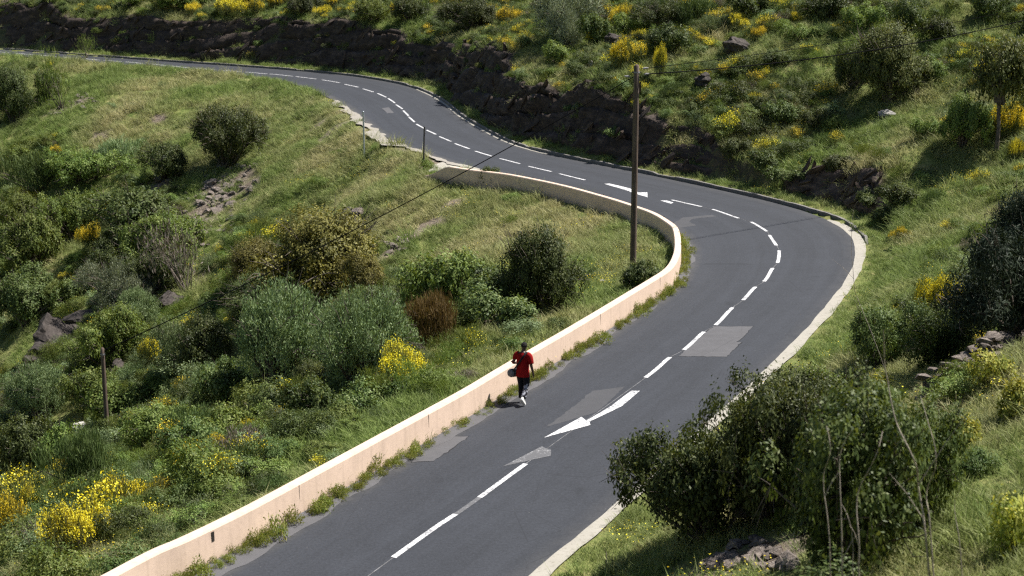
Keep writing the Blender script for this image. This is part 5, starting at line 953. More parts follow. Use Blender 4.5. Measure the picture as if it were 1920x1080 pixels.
LM = dict(
    oak=leaf_mat("oak_leaf", [(.009, .015, .004), (.024, .036, .009), (.054, .070, .019), (.095, .105, .038)], .42, .5),
    olive_green=leaf_mat("olive_green_leaf", [(.026, .042, .009), (.060, .090, .020), (.105, .135, .034), (.15, .17, .055)], .5),
    ochre=leaf_mat("ochre_leaf", [(.024, .027, .007), (.070, .070, .018), (.135, .128, .034), (.20, .185, .06)], .5),
    silver=leaf_mat("silver_leaf", [(.055, .070, .042), (.105, .128, .080), (.165, .19, .125), (.26, .28, .20)], .5, .4, .15),
    browngreen=leaf_mat("brown_green_leaf", [(.018, .023, .007), (.044, .052, .016), (.080, .086, .028), (.12, .115, .045)], .5),
    grey=leaf_mat("grey_green_leaf", [(.036, .056, .022), (.075, .108, .046), (.125, .165, .078), (.21, .25, .14)], .5, .4, .15),
    bright=leaf_mat("bright_leaf", [(.028, .046, .010), (.064, .094, .021), (.11, .142, .038), (.16, .185, .06)], .5),
    green=leaf_mat("green_leaf", [(.018, .034, .009), (.042, .066, .018), (.078, .105, .032), (.12, .145, .055)], .45, .45),
    heath=leaf_mat("heath_leaf", [(.014, .024, .008), (.032, .050, .016), (.060, .084, .028), (.095, .12, .045)], .6, .3, .15),
    rusty=leaf_mat("rusty_leaf", [(.022, .014, .007), (.050, .031, .014), (.088, .056, .025), (.12, .09, .045)], .6, .2, .2, .1),
    broom=leaf_mat("broom_stem", [(.030, .042, .012), (.062, .078, .024), (.10, .105, .038), (.16, .14, .05)], .6, .3, .15, .15),
    flower=leaf_mat("yellow_flower", [(.54, .42, .014), (.68, .54, .02), (.77, .65, .05), (.81, .73, .12)], .6, .3, .2, .05),
    spurge=leaf_mat("spurge_leaf", [(.06, .085, .015), (.13, .155, .03), (.22, .22, .05), (.32, .29, .08)], .55, .3, .25, .12),
    conifer=leaf_mat("conifer_leaf", [(.004, .008, .005), (.010, .017, .010), (.020, .030, .018), (.036, .048, .030)], .6, .25, .1, .1),
    dry=leaf_mat("dry_twig", [(.06, .05, .042), (.10, .085, .07), (.15, .13, .11), (.2, .18, .16)], .8, .1, .1, .15),
)
STYLE = {  # kind: shape, material, object name, category
    'oak': ('big', 'oak', 'evergreen_shrub', 'shrub'), 'oakm': ('mid', 'oak', 'evergreen_shrub', 'shrub'), 'oakn': ('near', 'oak', 'evergreen_shrub', 'shrub'),
    'brown': ('big', 'browngreen', 'oak_shrub', 'shrub'), 'ochre': ('big', 'ochre', 'oak_shrub', 'shrub'), 'olive': ('olive', 'grey', 'olive_shrub', 'shrub'), 'silver': ('olive', 'silver', 'olive_shrub', 'shrub'), 'olivem': ('mid', 'olive_green', 'shrub', 'shrub'), 'oliveb': ('big', 'olive_green', 'shrub', 'shrub'),
    'bright': ('mid', 'bright', 'leafy_shrub', 'shrub'), 'brightb': ('big', 'bright', 'leafy_shrub', 'shrub'), 'green': ('mid', 'green', 'leafy_shrub', 'shrub'), 'greenb': ('big', 'green', 'leafy_shrub', 'shrub'),
    'greenn': ('near', 'green', 'leafy_shrub', 'shrub'), 'heath': ('feather', 'heath', 'heath_shrub', 'shrub'), 'grey': ('feather', 'grey', 'grey_shrub', 'shrub'), 'rusty': ('feather', 'rusty', 'dry_shrub', 'shrub'),
    'broom': ('broom', 'broom', 'broom_bush', 'broom'), 'bramble': ('mid', 'bright', 'bramble_thicket', 'bramble'), 'spurge': ('small', 'spurge', 'spurge_clump', 'spurge'), 'conifer': ('conifer', 'conifer', 'conifer_tree', 'tree'),
    'tree': ('tree', 'browngreen', 'small_tree', 'tree'), 'treeg': ('tree', 'bright', 'small_tree', 'tree'), 'sparse': ('sparse', 'dry', 'bare_shrub', 'shrub'), 'tamarisk': ('sparse', 'olive_green', 'feathery_shrub', 'shrub')}

def plant(kind, x, y, z, w, h, label, seed, group=None):
    """w: full width, h: height, in metres"""
    sh, mt, nm, cat = STYLE[kind]
    if w > 4.2: sh = {'big': 'huge', 'olive': 'hugeolive', 'mid': 'big'}.get(sh, sh)
    r = random.Random(seed)
    var = SHAPES[sh][r.randrange(len(SHAPES[sh]))]
    o = empty(nm, (x, y, z), r.uniform(0, 6.28))
    hz = 1.32 if sh in ('tree', 'conifer') else .98
    o.scale = (w / 2.15, w / 2.15 * r.uniform(.85, 1.1), h / hz)
    tag(o, label, cat, group)
    obj("crown" if 'tree' in nm else "foliage", var[0], LM[mt], o)
    obj("trunk" if 'tree' in nm else "stem", var[1], BARK, o)
    if len(var) > 2: obj("flowers", var[2], LM['flower'], o)
    return o

for i, row in enumerate(PLANTS): plant(*row[:6], row[6], 77 + i * 13)

# ------------------------------------------------------------------ stones and rocks
def rock_mesh(name, seed, sub, cuts=12, flat=1.0, rough=0.0):
    r = np.random.default_rng(seed); bm = bmesh.new(); bmesh.ops.create_icosphere(bm, subdivisions=sub, radius=1.0)
    V = np.array([v.co[:] for v in bm.verts])
    for d in rand_dirs(cuts, r):
        o = r.uniform(.45, .85); s = V @ d - o; V -= np.where(s > 0, s, 0)[:, None] * d
    if rough:
        V += V * (fbm(V[:, 0] * 3 + V[:, 2] * 2, V[:, 1] * 3 - V[:, 2] * 5, seed, 4) * rough)[:, None]
        V *= (1 + rough * .5 * np.sign(np.sin(V[:, 2] * 13 + V[:, 0] * 3)))[:, None] * np.array([1, 1, 0]) + np.array([0, 0, 1])
    V *= np.array([1, 1, flat]); V -= np.array([0, 0, V[:, 2].min() * .75])
    V /= np.abs(V[:, :2]).max()
    for v, c in zip(bm.verts, V): v.co = c
    bmesh.ops.recalc_face_normals(bm, faces=bm.faces)
    me = bpy.data.meshes.new(name); bm.to_mesh(me); bm.free(); return me
ST = [rock_mesh("stone", 500 + i, 1, 9, .5) for i in range(8)]
BL = [rock_mesh("rock", 530 + i, 4, 11, .8, .16) for i in range(6)]
PALE = m_rock("pale_rock", (.16, .15, .14), (.36, .34, .32), (.60, .58, .55), 1.5)

def put_stones(parent, rows, mat, sink=.3, seed=1, origin=(0, 0, 0)):
    r = random.Random(seed)
    for x, y, z, s in rows:
        o = obj("stone", ST[r.randrange(len(ST))], mat, parent)
        o.location = (x - origin[0], y - origin[1], z - origin[2] - s * sink * .4)
        o.rotation_euler = (r.uniform(-.5, .5), r.uniform(-.5, .5), r.uniform(0, 6.28)); o.scale = (s * .5 * r.uniform(.8, 1.4), s * .5, s * .5 * r.uniform(.7, 1.3))
bounds = [0, 66, 142, 172, 198, 218, 228, 244, 260]
SCREE_LABELS = ["upper scree of broken grey stones on the valley grass slope", "middle scree of broken grey stones above the wide dark shrub", "lower end of the scree reaching the shrubs",
                "stony bank at the foot of the dark rounded shrub on the slope", "band of stones below the far road at the left", "few stones beside the dark shrub mass at the far left",
                "stones on the bare path below the wires", "stones scattered right of the ochre oak shrubs"]
for i, lb in enumerate(SCREE_LABELS):
    rows = SCREE[bounds[i]:bounds[i + 1]]
    if not rows: continue
    e = empty("scree_patch", rows[0][:3]); tag(e, lb, "stones", "scree patches"); put_stones(e, rows, STONE, .2, i, rows[0][:3])
for i, (x, y, z, w, h, lb) in enumerate(BOULDERS):
    o = obj("boulder" if i not in (6, 7) else "rock_outcrop", BL[i % len(BL)], PALE if 'white' in lb or 'pale' in lb else ROCK)
    o.location = (x, y, z - h * .15); big_ = 1.4 if 'outcrop' in lb or 'slab' in lb else 1.15; o.scale = (w / 2 * big_, w / 2 * .8 * big_, h * .72 * big_); o.rotation_euler = (random.uniform(-.2, .2), random.uniform(-.25, .25), random.uniform(0, 6.28)); tag(o, lb, "rock")
# dry stone terrace wall on the right
tl = spline([q[:2] for q in TERRACE], .26, 1)
e = empty("dry_stone_wall", (tl[0][0], tl[0][1], gz(*tl[0]))); tag(e, "tumbled dry stone terrace wall on the right slope", "wall")
r = random.Random(4)
org = np.array(e.location)
for q in range(len(tl)):
    z0 = gz(*tl[q])
    for lay in range(5):
        s = r.uniform(.30, .60)
        o = obj("stone", ST[r.randrange(len(ST))], STONE, e)
        o.location = (tl[q][0] - org[0] + r.uniform(-.14, .14), tl[q][1] - org[1] + r.uniform(-.16, .16), z0 - org[2] - .12 + lay * .19 + r.uniform(-.04, .04))
        o.rotation_euler = (r.uniform(-.25, .25), r.uniform(-.25, .25), r.uniform(-.6, .6) + .6); o.scale = (s * .62, s * .5, s * .42)
e = empty("stone_heap", HEAP[0][:3]); tag(e, "heap of loose stones at the bottom edge below the large bushes", "stones"); put_stones(e, HEAP, STONE, -.1, 8, HEAP[0][:3])
e = empty("dry_stone_wall", BLOCKS); tag(e, "squared stone blocks stacked under the large dark bush", "wall")
for i, (dx, dz, w, h, d) in enumerate([(-.15, .16, .62, .26, .4), (.42, .14, .5, .24, .4), (-.02, .44, .58, .24, .38), (.55, .42, .42, .24, .4), (.08, .70, .66, .2, .4), (.62, .68, .4, .2, .38), (-.62, .15, .36, .26, .4)]):
    me = box_mesh("block", w, d, h, .035); o = obj("block", me, STONE, e); o.location = (dx, .02 * (i % 3), dz); o.rotation_euler = (random.uniform(-.05, .05), random.uniform(-.04, .04), random.uniform(-.08, .08))

# ------------------------------------------------------------------ poles, posts, wires
def pole(name, base, hgt, r0, r1, label, lean=(0, 0)):
    e = empty(name, base); tag(e, label, "pole")
    pts = [(lean[0] * t * hgt, lean[1] * t * hgt, -.6 + t * (hgt + .6)) for t in np.linspace(0, 1, 9)]
    rad = np.linspace(r0, r1, 9); pts += [(pts[-1][0], pts[-1][1], hgt + .06), (pts[-1][0], pts[-1][1], hgt + .10)]; rad = np.r_[rad, r1 * .6, .01]
    v, f = tube(pts, rad, 14); obj("shaft", mesh_from("shaft", v, f, None, True), WOOD, e)
    return e
PN = np.array(POLE_NEAR); HN = 10.0
pn = pole("utility_pole", POLE_NEAR, HN, .165, .135, "tall weathered wooden pole inside the bend carrying the wires")
bk = obj("clamp_band", mesh_from("clamp_band", *tube([(0, 0, HN - .34), (0, 0, HN - .26)], [.16, .16], 14)), CERAMIC, pn)
arm = obj("bracket", mesh_from("bracket", *tube([(-.22, -.03, HN - .30), (.24, .03, HN - .30)], [.03, .03], 6)), RUST, pn)
for sx, zz in ((.36, -.40), (.30, -.12), (-.30, -.52)):
    v, f = tube([(sx, 0, HN + zz), (sx + math.copysign(.12, sx), .02, HN + zz + .01), (sx + math.copysign(.28, sx), .03, HN + zz + .02)], [.035, .055, .03], 8)
    obj("wire_clamp", mesh_from("wire_clamp", v, f, None, True), CERAMIC, pn)
PV = np.array(POLE_VALLEY); HV = 5.05
pv = pole("utility_pole", POLE_VALLEY, HV, .12, .10, "short wooden pole standing among the shrubs in the valley")
obj("clamp_band", mesh_from("clamp_band", *tube([(0, 0, HV - .3), (0, 0, HV - .22)], [.115, .115], 12)), CERAMIC, pv)
PU = np.array((36.5, 100.0, gz(36.5, 100)))
pu = pole("utility_pole", tuple(PU), max(4.5, 12.2 - PU[2]), .16, .13, "wooden pole up the right hill where the wires lead")
def wire(a, b, sag, rad, name, label, grp=None):
    t = np.linspace(0, 1, 60)[:, None]; P = np.array(a) * (1 - t) + np.array(b) * t; P[:, 2] -= (4 * sag * t * (1 - t))[:, 0]
    v, f = tube(P - P[0], rad, 5); o = obj(name, mesh_from(name, v, f, None, True), CABLE); o.location = P[0]
    return tag(o, label, "wire", grp)
wire(PN + (-.1, 0, HN - .5), PV + (0, 0, HV - .1), .45, .025, "overhead_cable", "black cable sagging from the tall pole down to the valley pole")
wire(PN + (.6, 0, HN - .38), (PU[0], PU[1], 11.5), .7, .03, "overhead_cable", "black cable rising from the tall pole across the right hill")
wire(PN + (.5, 0, HN - .10), (PU[0], PU[1], 12.1), .4, .014, "overhead_wire", "thin wire above the cable right of the tall pole")

def stake(name, base, hgt, rad, mat, label, lean=(0, 0)):
    e = empty(name, base); tag(e, label, "post")
    v, f = tube([(0, 0, -.4), (lean[0] * hgt * .5, lean[1] * hgt * .5, hgt * .5), (lean[0] * hgt, lean[1] * hgt, hgt)], rad, 8)
    o = obj("shaft", mesh_from("shaft", v, f, None, True), mat, e)
    v, f = tube([(lean[0] * hgt, 0, hgt - .002), (lean[0] * hgt, 0, hgt + .03), (lean[0] * hgt, 0, hgt + .045)], [rad * 1.15, rad * 1.15, .005], 8)
    obj("cap", mesh_from("cap", v, f), mat, e)
    return e
stake("marker_post", POST_STEEL, 3.45, .065, STEEL, "grey steel snow post on the grass inside the far curve")
q = stake("marker_post", POST_DARK, 2.95, .055, RUST, "dark leaning steel post at the far end of the pink wall", (.035, 0))
obj("hook", mesh_from("hook", *tube([(.09, 0, 2.55), (.20, 0, 2.55), (.21, 0, 2.48)], .02, 5)), RUST, q)

# ------------------------------------------------------------------ bare stems in the foreground
def bare_stem(base, pts, rad, label, twigs=()):
    e = empty("bare_sapling", base); tag(e, label, "sapling")
    P = spline(np.array(pts, float), .12, 2); P[:, :2] += .02 * np.c_[fbm(P[:, 2] * 2, P[:, 2] * 0, 3, 2), fbm(P[:, 2] * 2, P[:, 2] * 0 + 5, 4, 2)]
    rad *= .7; v, f = tube(P, np.linspace(rad, rad * .35, len(P)), 6); obj("stem", mesh_from("stem", v, f, None, True), PALEBARK, e)
    for t, d, l in twigs:
        p = P[int(t * (len(P) - 1))]; d = np.array(d, float)
        v, f = tube([p, p + d * l * .5 + (0, 0, .05), p + d * l], [rad * .5, rad * .35, rad * .12], 5); obj("twig", mesh_from("twig", v, f, None, True), PALEBARK, e)
for b, pts, rad, lb, tw in STEMS: bare_stem(b, pts, rad, lb, tw)

# ------------------------------------------------------------------ grass, weeds and low scrub: points placed on the ground, tufts instanced on them
def tuft(seed, blades, spread, hgt, wid, lean=.35, heads=0):
    r = np.random.default_rng(seed); V = []; F = []; T = []
    for i in range(blades):
        a = r.uniform(0, 6.28); b = np.array([math.cos(a), math.sin(a), 0]) * spread * math.sqrt(r.random())
        ln = rand_dirs(1, r)[0]; ln[2] = 0; hh = hgt * r.uniform(.45, 1.1); k = len(V)
        sd = np.array([math.cos(a + 1.57), math.sin(a + 1.57), 0]) * wid * .5
        mid_ = b + ln * lean * hh * .35 + np.array([0, 0, hh * .6]); tip = b + ln * lean * hh + np.array([0, 0, hh])
        V += [b - sd, b + sd, mid_ + sd * .7, mid_ - sd * .7, tip]; F += [(k, k + 1, k + 2, k + 3), (k + 3, k + 2, k + 4)]; t = r.uniform(0, .8); T += [t] * 5
    return V, F, T

_gzg = GZ.reshape(NY, NX); _dzy, _dzx = np.gradient(_gzg, gy, gx)
def lie(P, spin):
    """euler angles that lay a patch on the slope at P and turn it by spin"""
    ix = np.clip(np.searchsorted(gx, P[:, 0]), 0, NX - 1); iy = np.clip(np.searchsorted(gy, P[:, 1]), 0, NY - 1)
    n_ = np.c_[-np.clip(_dzx[iy, ix], -1, 1), -np.clip(_dzy[iy, ix], -1, 1), np.ones(len(P))]; n_ /= np.linalg.norm(n_, axis=1)[:, None]
    a = np.c_[np.cos(spin), np.sin(spin), 0 * spin]; a -= n_ * (a * n_).sum(1)[:, None]; a /= np.linalg.norm(a, axis=1)[:, None]; b = np.cross(n_, a)
    return np.c_[np.arctan2(b[:, 2], n_[:, 2]), np.arcsin(np.clip(-a[:, 2], -1, 1)), np.arctan2(a[:, 1], a[:, 0])]
def stuff_points(name, P, scl, var, protos, label, tint, lay=None):
    """one object: protos instanced on points by geometry nodes"""
    me = bpy.data.meshes.new(name); me.vertices.add(len(P)); me.vertices.foreach_set("co", np.asarray(P, np.float32).ravel())
    r = np.random.default_rng(len(P))
    rot = np.c_[r.uniform(-.18, .18, len(P)), r.uniform(-.18, .18, len(P)), r.uniform(0, 6.28, len(P))]
    if lay is not None: rot = lay
    for n, a, ty in (("rot", rot, 'FLOAT_VECTOR'), ("scl", scl, 'FLOAT_VECTOR'), ("var", var, 'INT'), ("patch", tint, 'FLOAT')):
        at = me.attributes.new(n, ty, 'POINT')
        at.data.foreach_set("vector" if ty == 'FLOAT_VECTOR' else "value", np.asarray(a, np.int32 if ty == 'INT' else np.float32).ravel())
    col = bpy.data.collections.new(name + "_kit")
    for i, (pm, mt) in enumerate(protos):
        col.objects.link(obj("%s_%02d" % (name, i), pm, mt, None, False))
    ng = bpy.data.node_groups.new(name, 'GeometryNodeTree')
    ng.interface.new_socket("Geometry", in_out='INPUT', socket_type='NodeSocketGeometry'); ng.interface.new_socket("Geometry", in_out='OUTPUT', socket_type='NodeSocketGeometry')
    gi = ng.nodes.new('NodeGroupInput'); go = ng.nodes.new('NodeGroupOutput'); ip = ng.nodes.new('GeometryNodeInstanceOnPoints')
    ci = ng.nodes.new('GeometryNodeCollectionInfo'); ci.inputs[0].default_value = col; ci.inputs["Separate Children"].default_value = True; ci.inputs["Reset Children"].default_value = True
    def na(n, t):
        q = ng.nodes.new('GeometryNodeInputNamedAttribute'); q.data_type = t; q.inputs[0].default_value = n; return q.outputs[0]
    L = ng.links.new
    L(gi.outputs[0], ip.inputs["Points"]); L(ci.outputs[0], ip.inputs["Instance"]); ip.inputs["Pick Instance"].default_value = True
    L(na("var", 'INT'), ip.inputs["Instance Index"]); L(na("rot", 'FLOAT_VECTOR'), ip.inputs["Rotation"]); L(na("scl", 'FLOAT_VECTOR'), ip.inputs["Scale"])
    L(ip.outputs[0], go.inputs[0])
    o = obj(name, me); o.modifiers.new("scatter", 'NODES').node_group = ng
    return tag(o, label, None, None, "stuff")

def grass_mat(name, lush, dry):
    M = Mat(name, .6, .25)
    p = M.attr("patch", 'INSTANCER'); t = M.attr("tint")
    a = M.ramp(t, [(0, lush[0]), (.5, lush[1]), (1, lush[2])]); b = M.ramp(t, [(0, dry[0]), (.5, dry[1]), (1, dry[2])])
    c = M.mix(p, a, b); hs = M.node("ShaderNodeHueSaturation"); M.link(M.math('ADD', M.math('MULTIPLY', M.objrand(), .45), .78), hs.inputs["Value"]); M.link(c, hs.inputs["Color"])
    c = hs.outputs[0]; M.color(c)
    tr = M.node("ShaderNodeBsdfTranslucent"); M.link(c, tr.inputs[0]); mx = M.node("ShaderNodeMixShader"); mx.inputs[0].default_value = .4
    M.link(M.b.outputs[0], mx.inputs[1]); M.link(tr.outputs[0], mx.inputs[2]); M.link(mx.outputs[0], M.n["Material Output"].inputs[0])
    return M.m
GRASS = grass_mat("grass_blade", [(.115, .172, .038), (.195, .258, .070), (.29, .34, .12)], [(.27, .255, .10), (.42, .38, .19), (.56, .50, .31)])

def sample(n, box, seed):
    r = np.random.default_rng(seed); P = np.c_[r.uniform(box[0], box[1], n), r.uniform(box[2], box[3], n)]
    return P
def in_sight(P, m=1.25):                                  # the wedge of country the picture can show, with a wide margin
    return (np.abs(P[:, 0]) < P[:, 1] * .324 * m + 3) & (P[:, 1] > 17)

# --- grass
r = np.random.default_rng(21)
N0 = 150000
yy = 18 + (215 - 18) * r.random(N0) ** 1.0; xx = (r.random(N0) * 2 - 1) * (yy * .405 + 3)
P = np.c_[xx, yy]
keep = r.random(N0) < np.clip((62.0 / yy) ** 1.2, .12, 1.0) * (yy * .405 + 3) / 90 * 2.3
P = P[keep]
z, mk = ground(P, True)
bare_p = np.zeros(len(P))
for cx, cy, rr in BARE: bare_p = np.maximum(bare_p, sstep(1.2, .5, np.hypot(P[:, 0] - cx, P[:, 1] - cy) / rr + .5 * fbm(P[:, 0] / 1.3, P[:, 1] / 1.3, 4, 3)))
scr_val = inpoly(P, np.array(SCRUB_VALLEY)); slope = inpoly(P, np.array(GRASS_SLOPE))
_, wd_i = polydist(P, wl); wd, _ = polydist(P, wl + wn_ * TH / 2)
ok = ~mk['road'] & (mk['rock'] < .35) & (wd > .26) & (r.random(len(P)) > bare_p * .9)
ok |= (mk['rock'] >= .35) & (r.random(len(P)) < .16)
ok &= ~(~mk['inside'] & (mk['dout'] < .62)) & ~(mk['inside'] & (mk['din'] < .22))
shoulder = mk['inside'] & (mk['din'] < 1.3) & (P[:, 1] > 101) & (P[:, 1] < 148)
ok &= ~(shoulder & (r.random(len(P)) < .8))
ok &= np.hypot(P[:, 0] - APRON[0], P[:, 1] - APRON[1]) > 2.1
td, _ = polydist(P, tl); ok &= td > .55
for hx, hy, hz_, hs in HEAP[::3]: ok &= np.hypot(P[:, 0] - hx, P[:, 1] - hy) > .55
patchn = fbm(P[:, 0] / 5.0, P[:, 1] / 5.0, 91, 4)
ok &= r.random(len(P)) < np.where(slope, 1.0, np.where(scr_val, .4, .85)) * sstep(-.75, -.05, patchn + r.normal(size=len(P)) * .15 + .25)
# lawn-like verge between kerb and bank is fresh green; the slope below the far road is straw and green in patches
dryv = np.clip(.20 + 1.05 * fbm(P[:, 0] / 6.5, P[:, 1] / 6.5, 95, 4) + np.where(slope, .12, -.05) + .25 * r.normal(size=len(P)) * .6, 0, 1)
verge = ~mk['inside'] & (mk['dout'] < 2.2); dryv = np.where(verge, dryv * .45, dryv)
nearwall = mk['inside'] & (mk['din'] < .55) & (P[:, 1] < 90)
P, z, dryv, vg = P[ok], z[ok], dryv[ok], (verge | nearwall)[ok]
dist = np.hypot(P[:, 0], P[:, 1])
sz = r.uniform(.6, 1.1, len(P)) * (.72 + .0042 * dist) * np.where(vg, .75, 1.0) * (1 + .6 * np.maximum(fbm(P[:, 0] / 2.2, P[:, 1] / 2.2, 99, 3), 0))
protos = []
for i in range(8):
    V, F_, T = tuft(600 + i, 70 if i < 6 else 34, .50, (.34, .30, .42, .26, .5, .36, .8, .68)[i], .022 + .004 * (i % 3), .95)
    protos.append((mesh_from("tuft", V, F_, dict(tint=T)), GRASS))
stuff_points("grass", np.c_[P, z - .02], np.c_[sz, sz, sz * r.uniform(.7, 1.2, len(P))], r.choice(8, len(P), p=[.16, .16, .15, .15, .14, .14, .05, .05]), protos, "meadow grass on the slopes and verges", dryv, lie(P, r.uniform(0, 6.28, len(P))))
print("grass", len(P))

# --- weeds along the foot of the wall, on the verge and in the grass
LEAFW = leaf_mat("weed_leaf", [(.05, .075, .016), (.10, .125, .03), (.15, .165, .05), (.24, .22, .10)], .55, .3, .3, .2)
YEL = LM['flower']
def weed(seed, fl):
    (V, F_, T), LC = crown(seed, 5, 9, 7, .17, .07, sub_r=.14, lump_r=(.3, .5), upright=.5)
    return mesh_from("weed", V, F_, dict(tint=T))
def flower_head(seed):
    r_ = np.random.default_rng(seed); n_ = 16
    C = np.c_[r_.normal(size=(n_, 2)) * .35, r_.uniform(.25, .5, n_)]; N_ = rand_dirs(n_, r_) * .5 + (0, 0, 1); N_ /= np.linalg.norm(N_, axis=1)[:, None]
    V, F_, T = leaf_quads(C, N_, .042, .042, r_, r_.uniform(0, 1, n_)); return mesh_from("flower_head", V, F_, dict(tint=T))
WP = []; rw = np.random.default_rng(31)
for q in range(0, len(wl)):
    if not (24 < wl[q][1] < 84 or wl[q][1] > 95): continue
    if wl[q][1] > 84: continue
    dens = max(0.7, 1.5 + 3.2 * float(fbm(np.array([q * .35 / 1.6]), np.array([0.3]), 103, 3)[0]))
    for _ in range(int(rw.poisson(dens * 2.2))):
        p = wl[q] - wn_[q] * rw.uniform(.04, .34) + rw.normal(size=2) * .1; WP.append((p[0], p[1], -.03, rw.uniform(.08, .24) * (1.8 if rw.random() < .1 else 1)))
WP = np.array(WP)
wp_ = [(weed(700 + i, False), LEAFW) for i in range(4)]
stuff_points("weeds", WP[:, :3], np.c_[WP[:, 3], WP[:, 3], WP[:, 3] * rw.uniform(.8, 1.7, len(WP))], rw.integers(0, 4, len(WP)), wp_, "green weeds growing along the foot of the pink wall", np.zeros(len(WP)))
FP = sample(16000, (-48, 30, 26, 150), 33); FP = FP[in_sight(FP)]
fz, fm_ = ground(FP, True)
fk = ~fm_['road'] & (fm_['rock'] < .2) & (fbm(FP[:, 0] / 4, FP[:, 1] / 4, 107, 3) > .30) & (fm_['din'] > .3) & (fm_['dout'] > .8)
FP, fz = FP[fk], fz[fk]
s_ = rw.uniform(.5, 1.1, len(FP))
stuff_points("wildflowers", np.c_[FP, fz], np.c_[s_, s_, s_], rw.integers(0, 3, len(FP)), [(flower_head(720 + i), YEL) for i in range(3)], "tiny yellow wildflowers dotted through the grass", np.zeros(len(FP)))

# --- low scrub cushions that nobody could count
r = np.random.default_rng(41); N1 = 95000
yy = 18 + (212 - 18) * r.random(N1); xx = (r.random(N1) * 2 - 1) * (yy * .405 + 3); P = np.c_[xx, yy]
P = P[r.random(N1) < (yy * .405 + 3) / 90]
z, mk = ground(P, True)
val = inpoly(P, np.array(SCRUB_VALLEY)); slope = inpoly(P, np.array(GRASS_SLOPE))
hilltop = ~mk['inside'] & (mk['dout'] > 3.5)
farhill = hilltop & (P[:, 1] > 98)
cl = fbm(P[:, 0] / 4.5, P[:, 1] / 4.5, 111, 4)
dens = np.where(val, .85, 0) + np.where(farhill, 1.15, 0) + np.where(hilltop & ~farhill, .24, 0) + np.where(slope, .012, 0) + np.where(mk['inside'] & ~val & ~slope & (mk['din'] > 2.2), .25, 0)
dens = dens * sstep(-.35, .25, cl + .1)
dens = np.where(mk['rock'] > .3, .34, dens); lip = hilltop & (mk['dout'] < 7.5) & (P[:, 1] > 98) & (mk['rock'] < .3); dens = np.where(lip, np.maximum(dens, .55), dens)
ok = ~mk['road'] & (r.random(len(P)) < dens) & (mk['din'] > 1.3) & (mk['dout'] > 2.6)
for b_ in PLANTS: ok &= np.hypot(P[:, 0] - b_[1], P[:, 1] - b_[2] + b_[4] * .28) > b_[4] * .52
td, _ = polydist(P, tl); ok &= td > 1.1
for hx, hy, hz_, hs in HEAP[::3]: ok &= np.hypot(P[:, 0] - hx, P[:, 1] - hy) > 1.1
for b_ in BOULDERS: ok &= np.hypot(P[:, 0] - b_[0], P[:, 1] - b_[1] + .8) > b_[3] * .5
for cx, cy, rr in BARE[:7]: ok &= np.hypot(P[:, 0] - cx, P[:, 1] - cy) > rr
P, z, val, rk, fh = P[ok], z[ok], val[ok], mk['rock'][ok], farhill[ok]
s = r.uniform(.22, .62, len(P)) * np.where(val, 1.75, 1.5) * np.where(rk > .3, .75, 1); s *= np.where(r.random(len(P)) < .08, 1.5, 1)
kinds = []
def cushion(seed, up):
    (V, F_, T), LC = crown(seed, 15, 16, 14, .066 if not up else .10, .038 if not up else .016, sub_r=.07, lump_r=(.2, .38), core=.45, upright=1.2 if up else 0); return mesh_from("cushion", V, F_, dict(tint=T))
for i, (mt, up) in enumerate([('olive_green', 0), ('green', 0), ('grey', 1), ('heath', 1), ('olive_green', 1), ('oak', 0), ('bright', 0), ('dry', 1), ('grey', 0), ('broom', 1)]):
    kinds.append((cushion(750 + i, up), LM[mt]))
def cushion_broom(seed):
    v1, f1 = None, None
    (V, F_, T), LC = crown(seed, 6, 14, 12, .2, .02, sub_r=.12, lump_r=(.32, .55), upright=1.4); rr_ = np.random.default_rng(seed)
    C = []
    for c_ in LC[:-1]:
        if rr_.random() < .75: C.append(c_ + (0, 0, .25) + rr_.normal(size=(110, 3)) * np.array([.2, .2, .13]))
    C = np.vstack(C); N_ = rand_dirs(len(C), rr_); N_[:, 2] = np.abs(N_[:, 2]) + .3; N_ /= np.linalg.norm(N_, axis=1)[:, None]
    V2, F2, T2 = leaf_quads(C, N_, .065, .05, rr_, rr_.uniform(0, 1, len(C)))
    me = mesh_from("cushion_broom", np.vstack([V, V2]), np.vstack([F_, F2 + len(V)]), dict(tint=np.r_[T, T2]))
    me.materials.append(LM['broom']); me.materials.append(LM['flower']); me.polygons.foreach_set("material_index", np.r_[np.zeros(len(F_), np.int32), np.ones(len(F2), np.int32)]); return me
kinds += [(cushion_broom(780), LM['broom']), (cushion_broom(781), LM['broom'])]
stuff_points("undergrowth", np.c_[P, z - .05], np.c_[s, s, s * np.where(val, 1.1, 1.0) * r.uniform(.75, 1.2, len(P))], np.where(fh, r.choice(12, len(P), p=[.16, .11, .07, .15, .10, .20, .01, .03, .02, .01, .07, .07]), r.choice(12, len(P), p=[.24, .13, .10, .07, .14, .12, .03, .03, .06, .02, .03, .03])), kinds, "low maquis undergrowth between the shrubs", np.zeros(len(P)))
print("scrub", len(P))

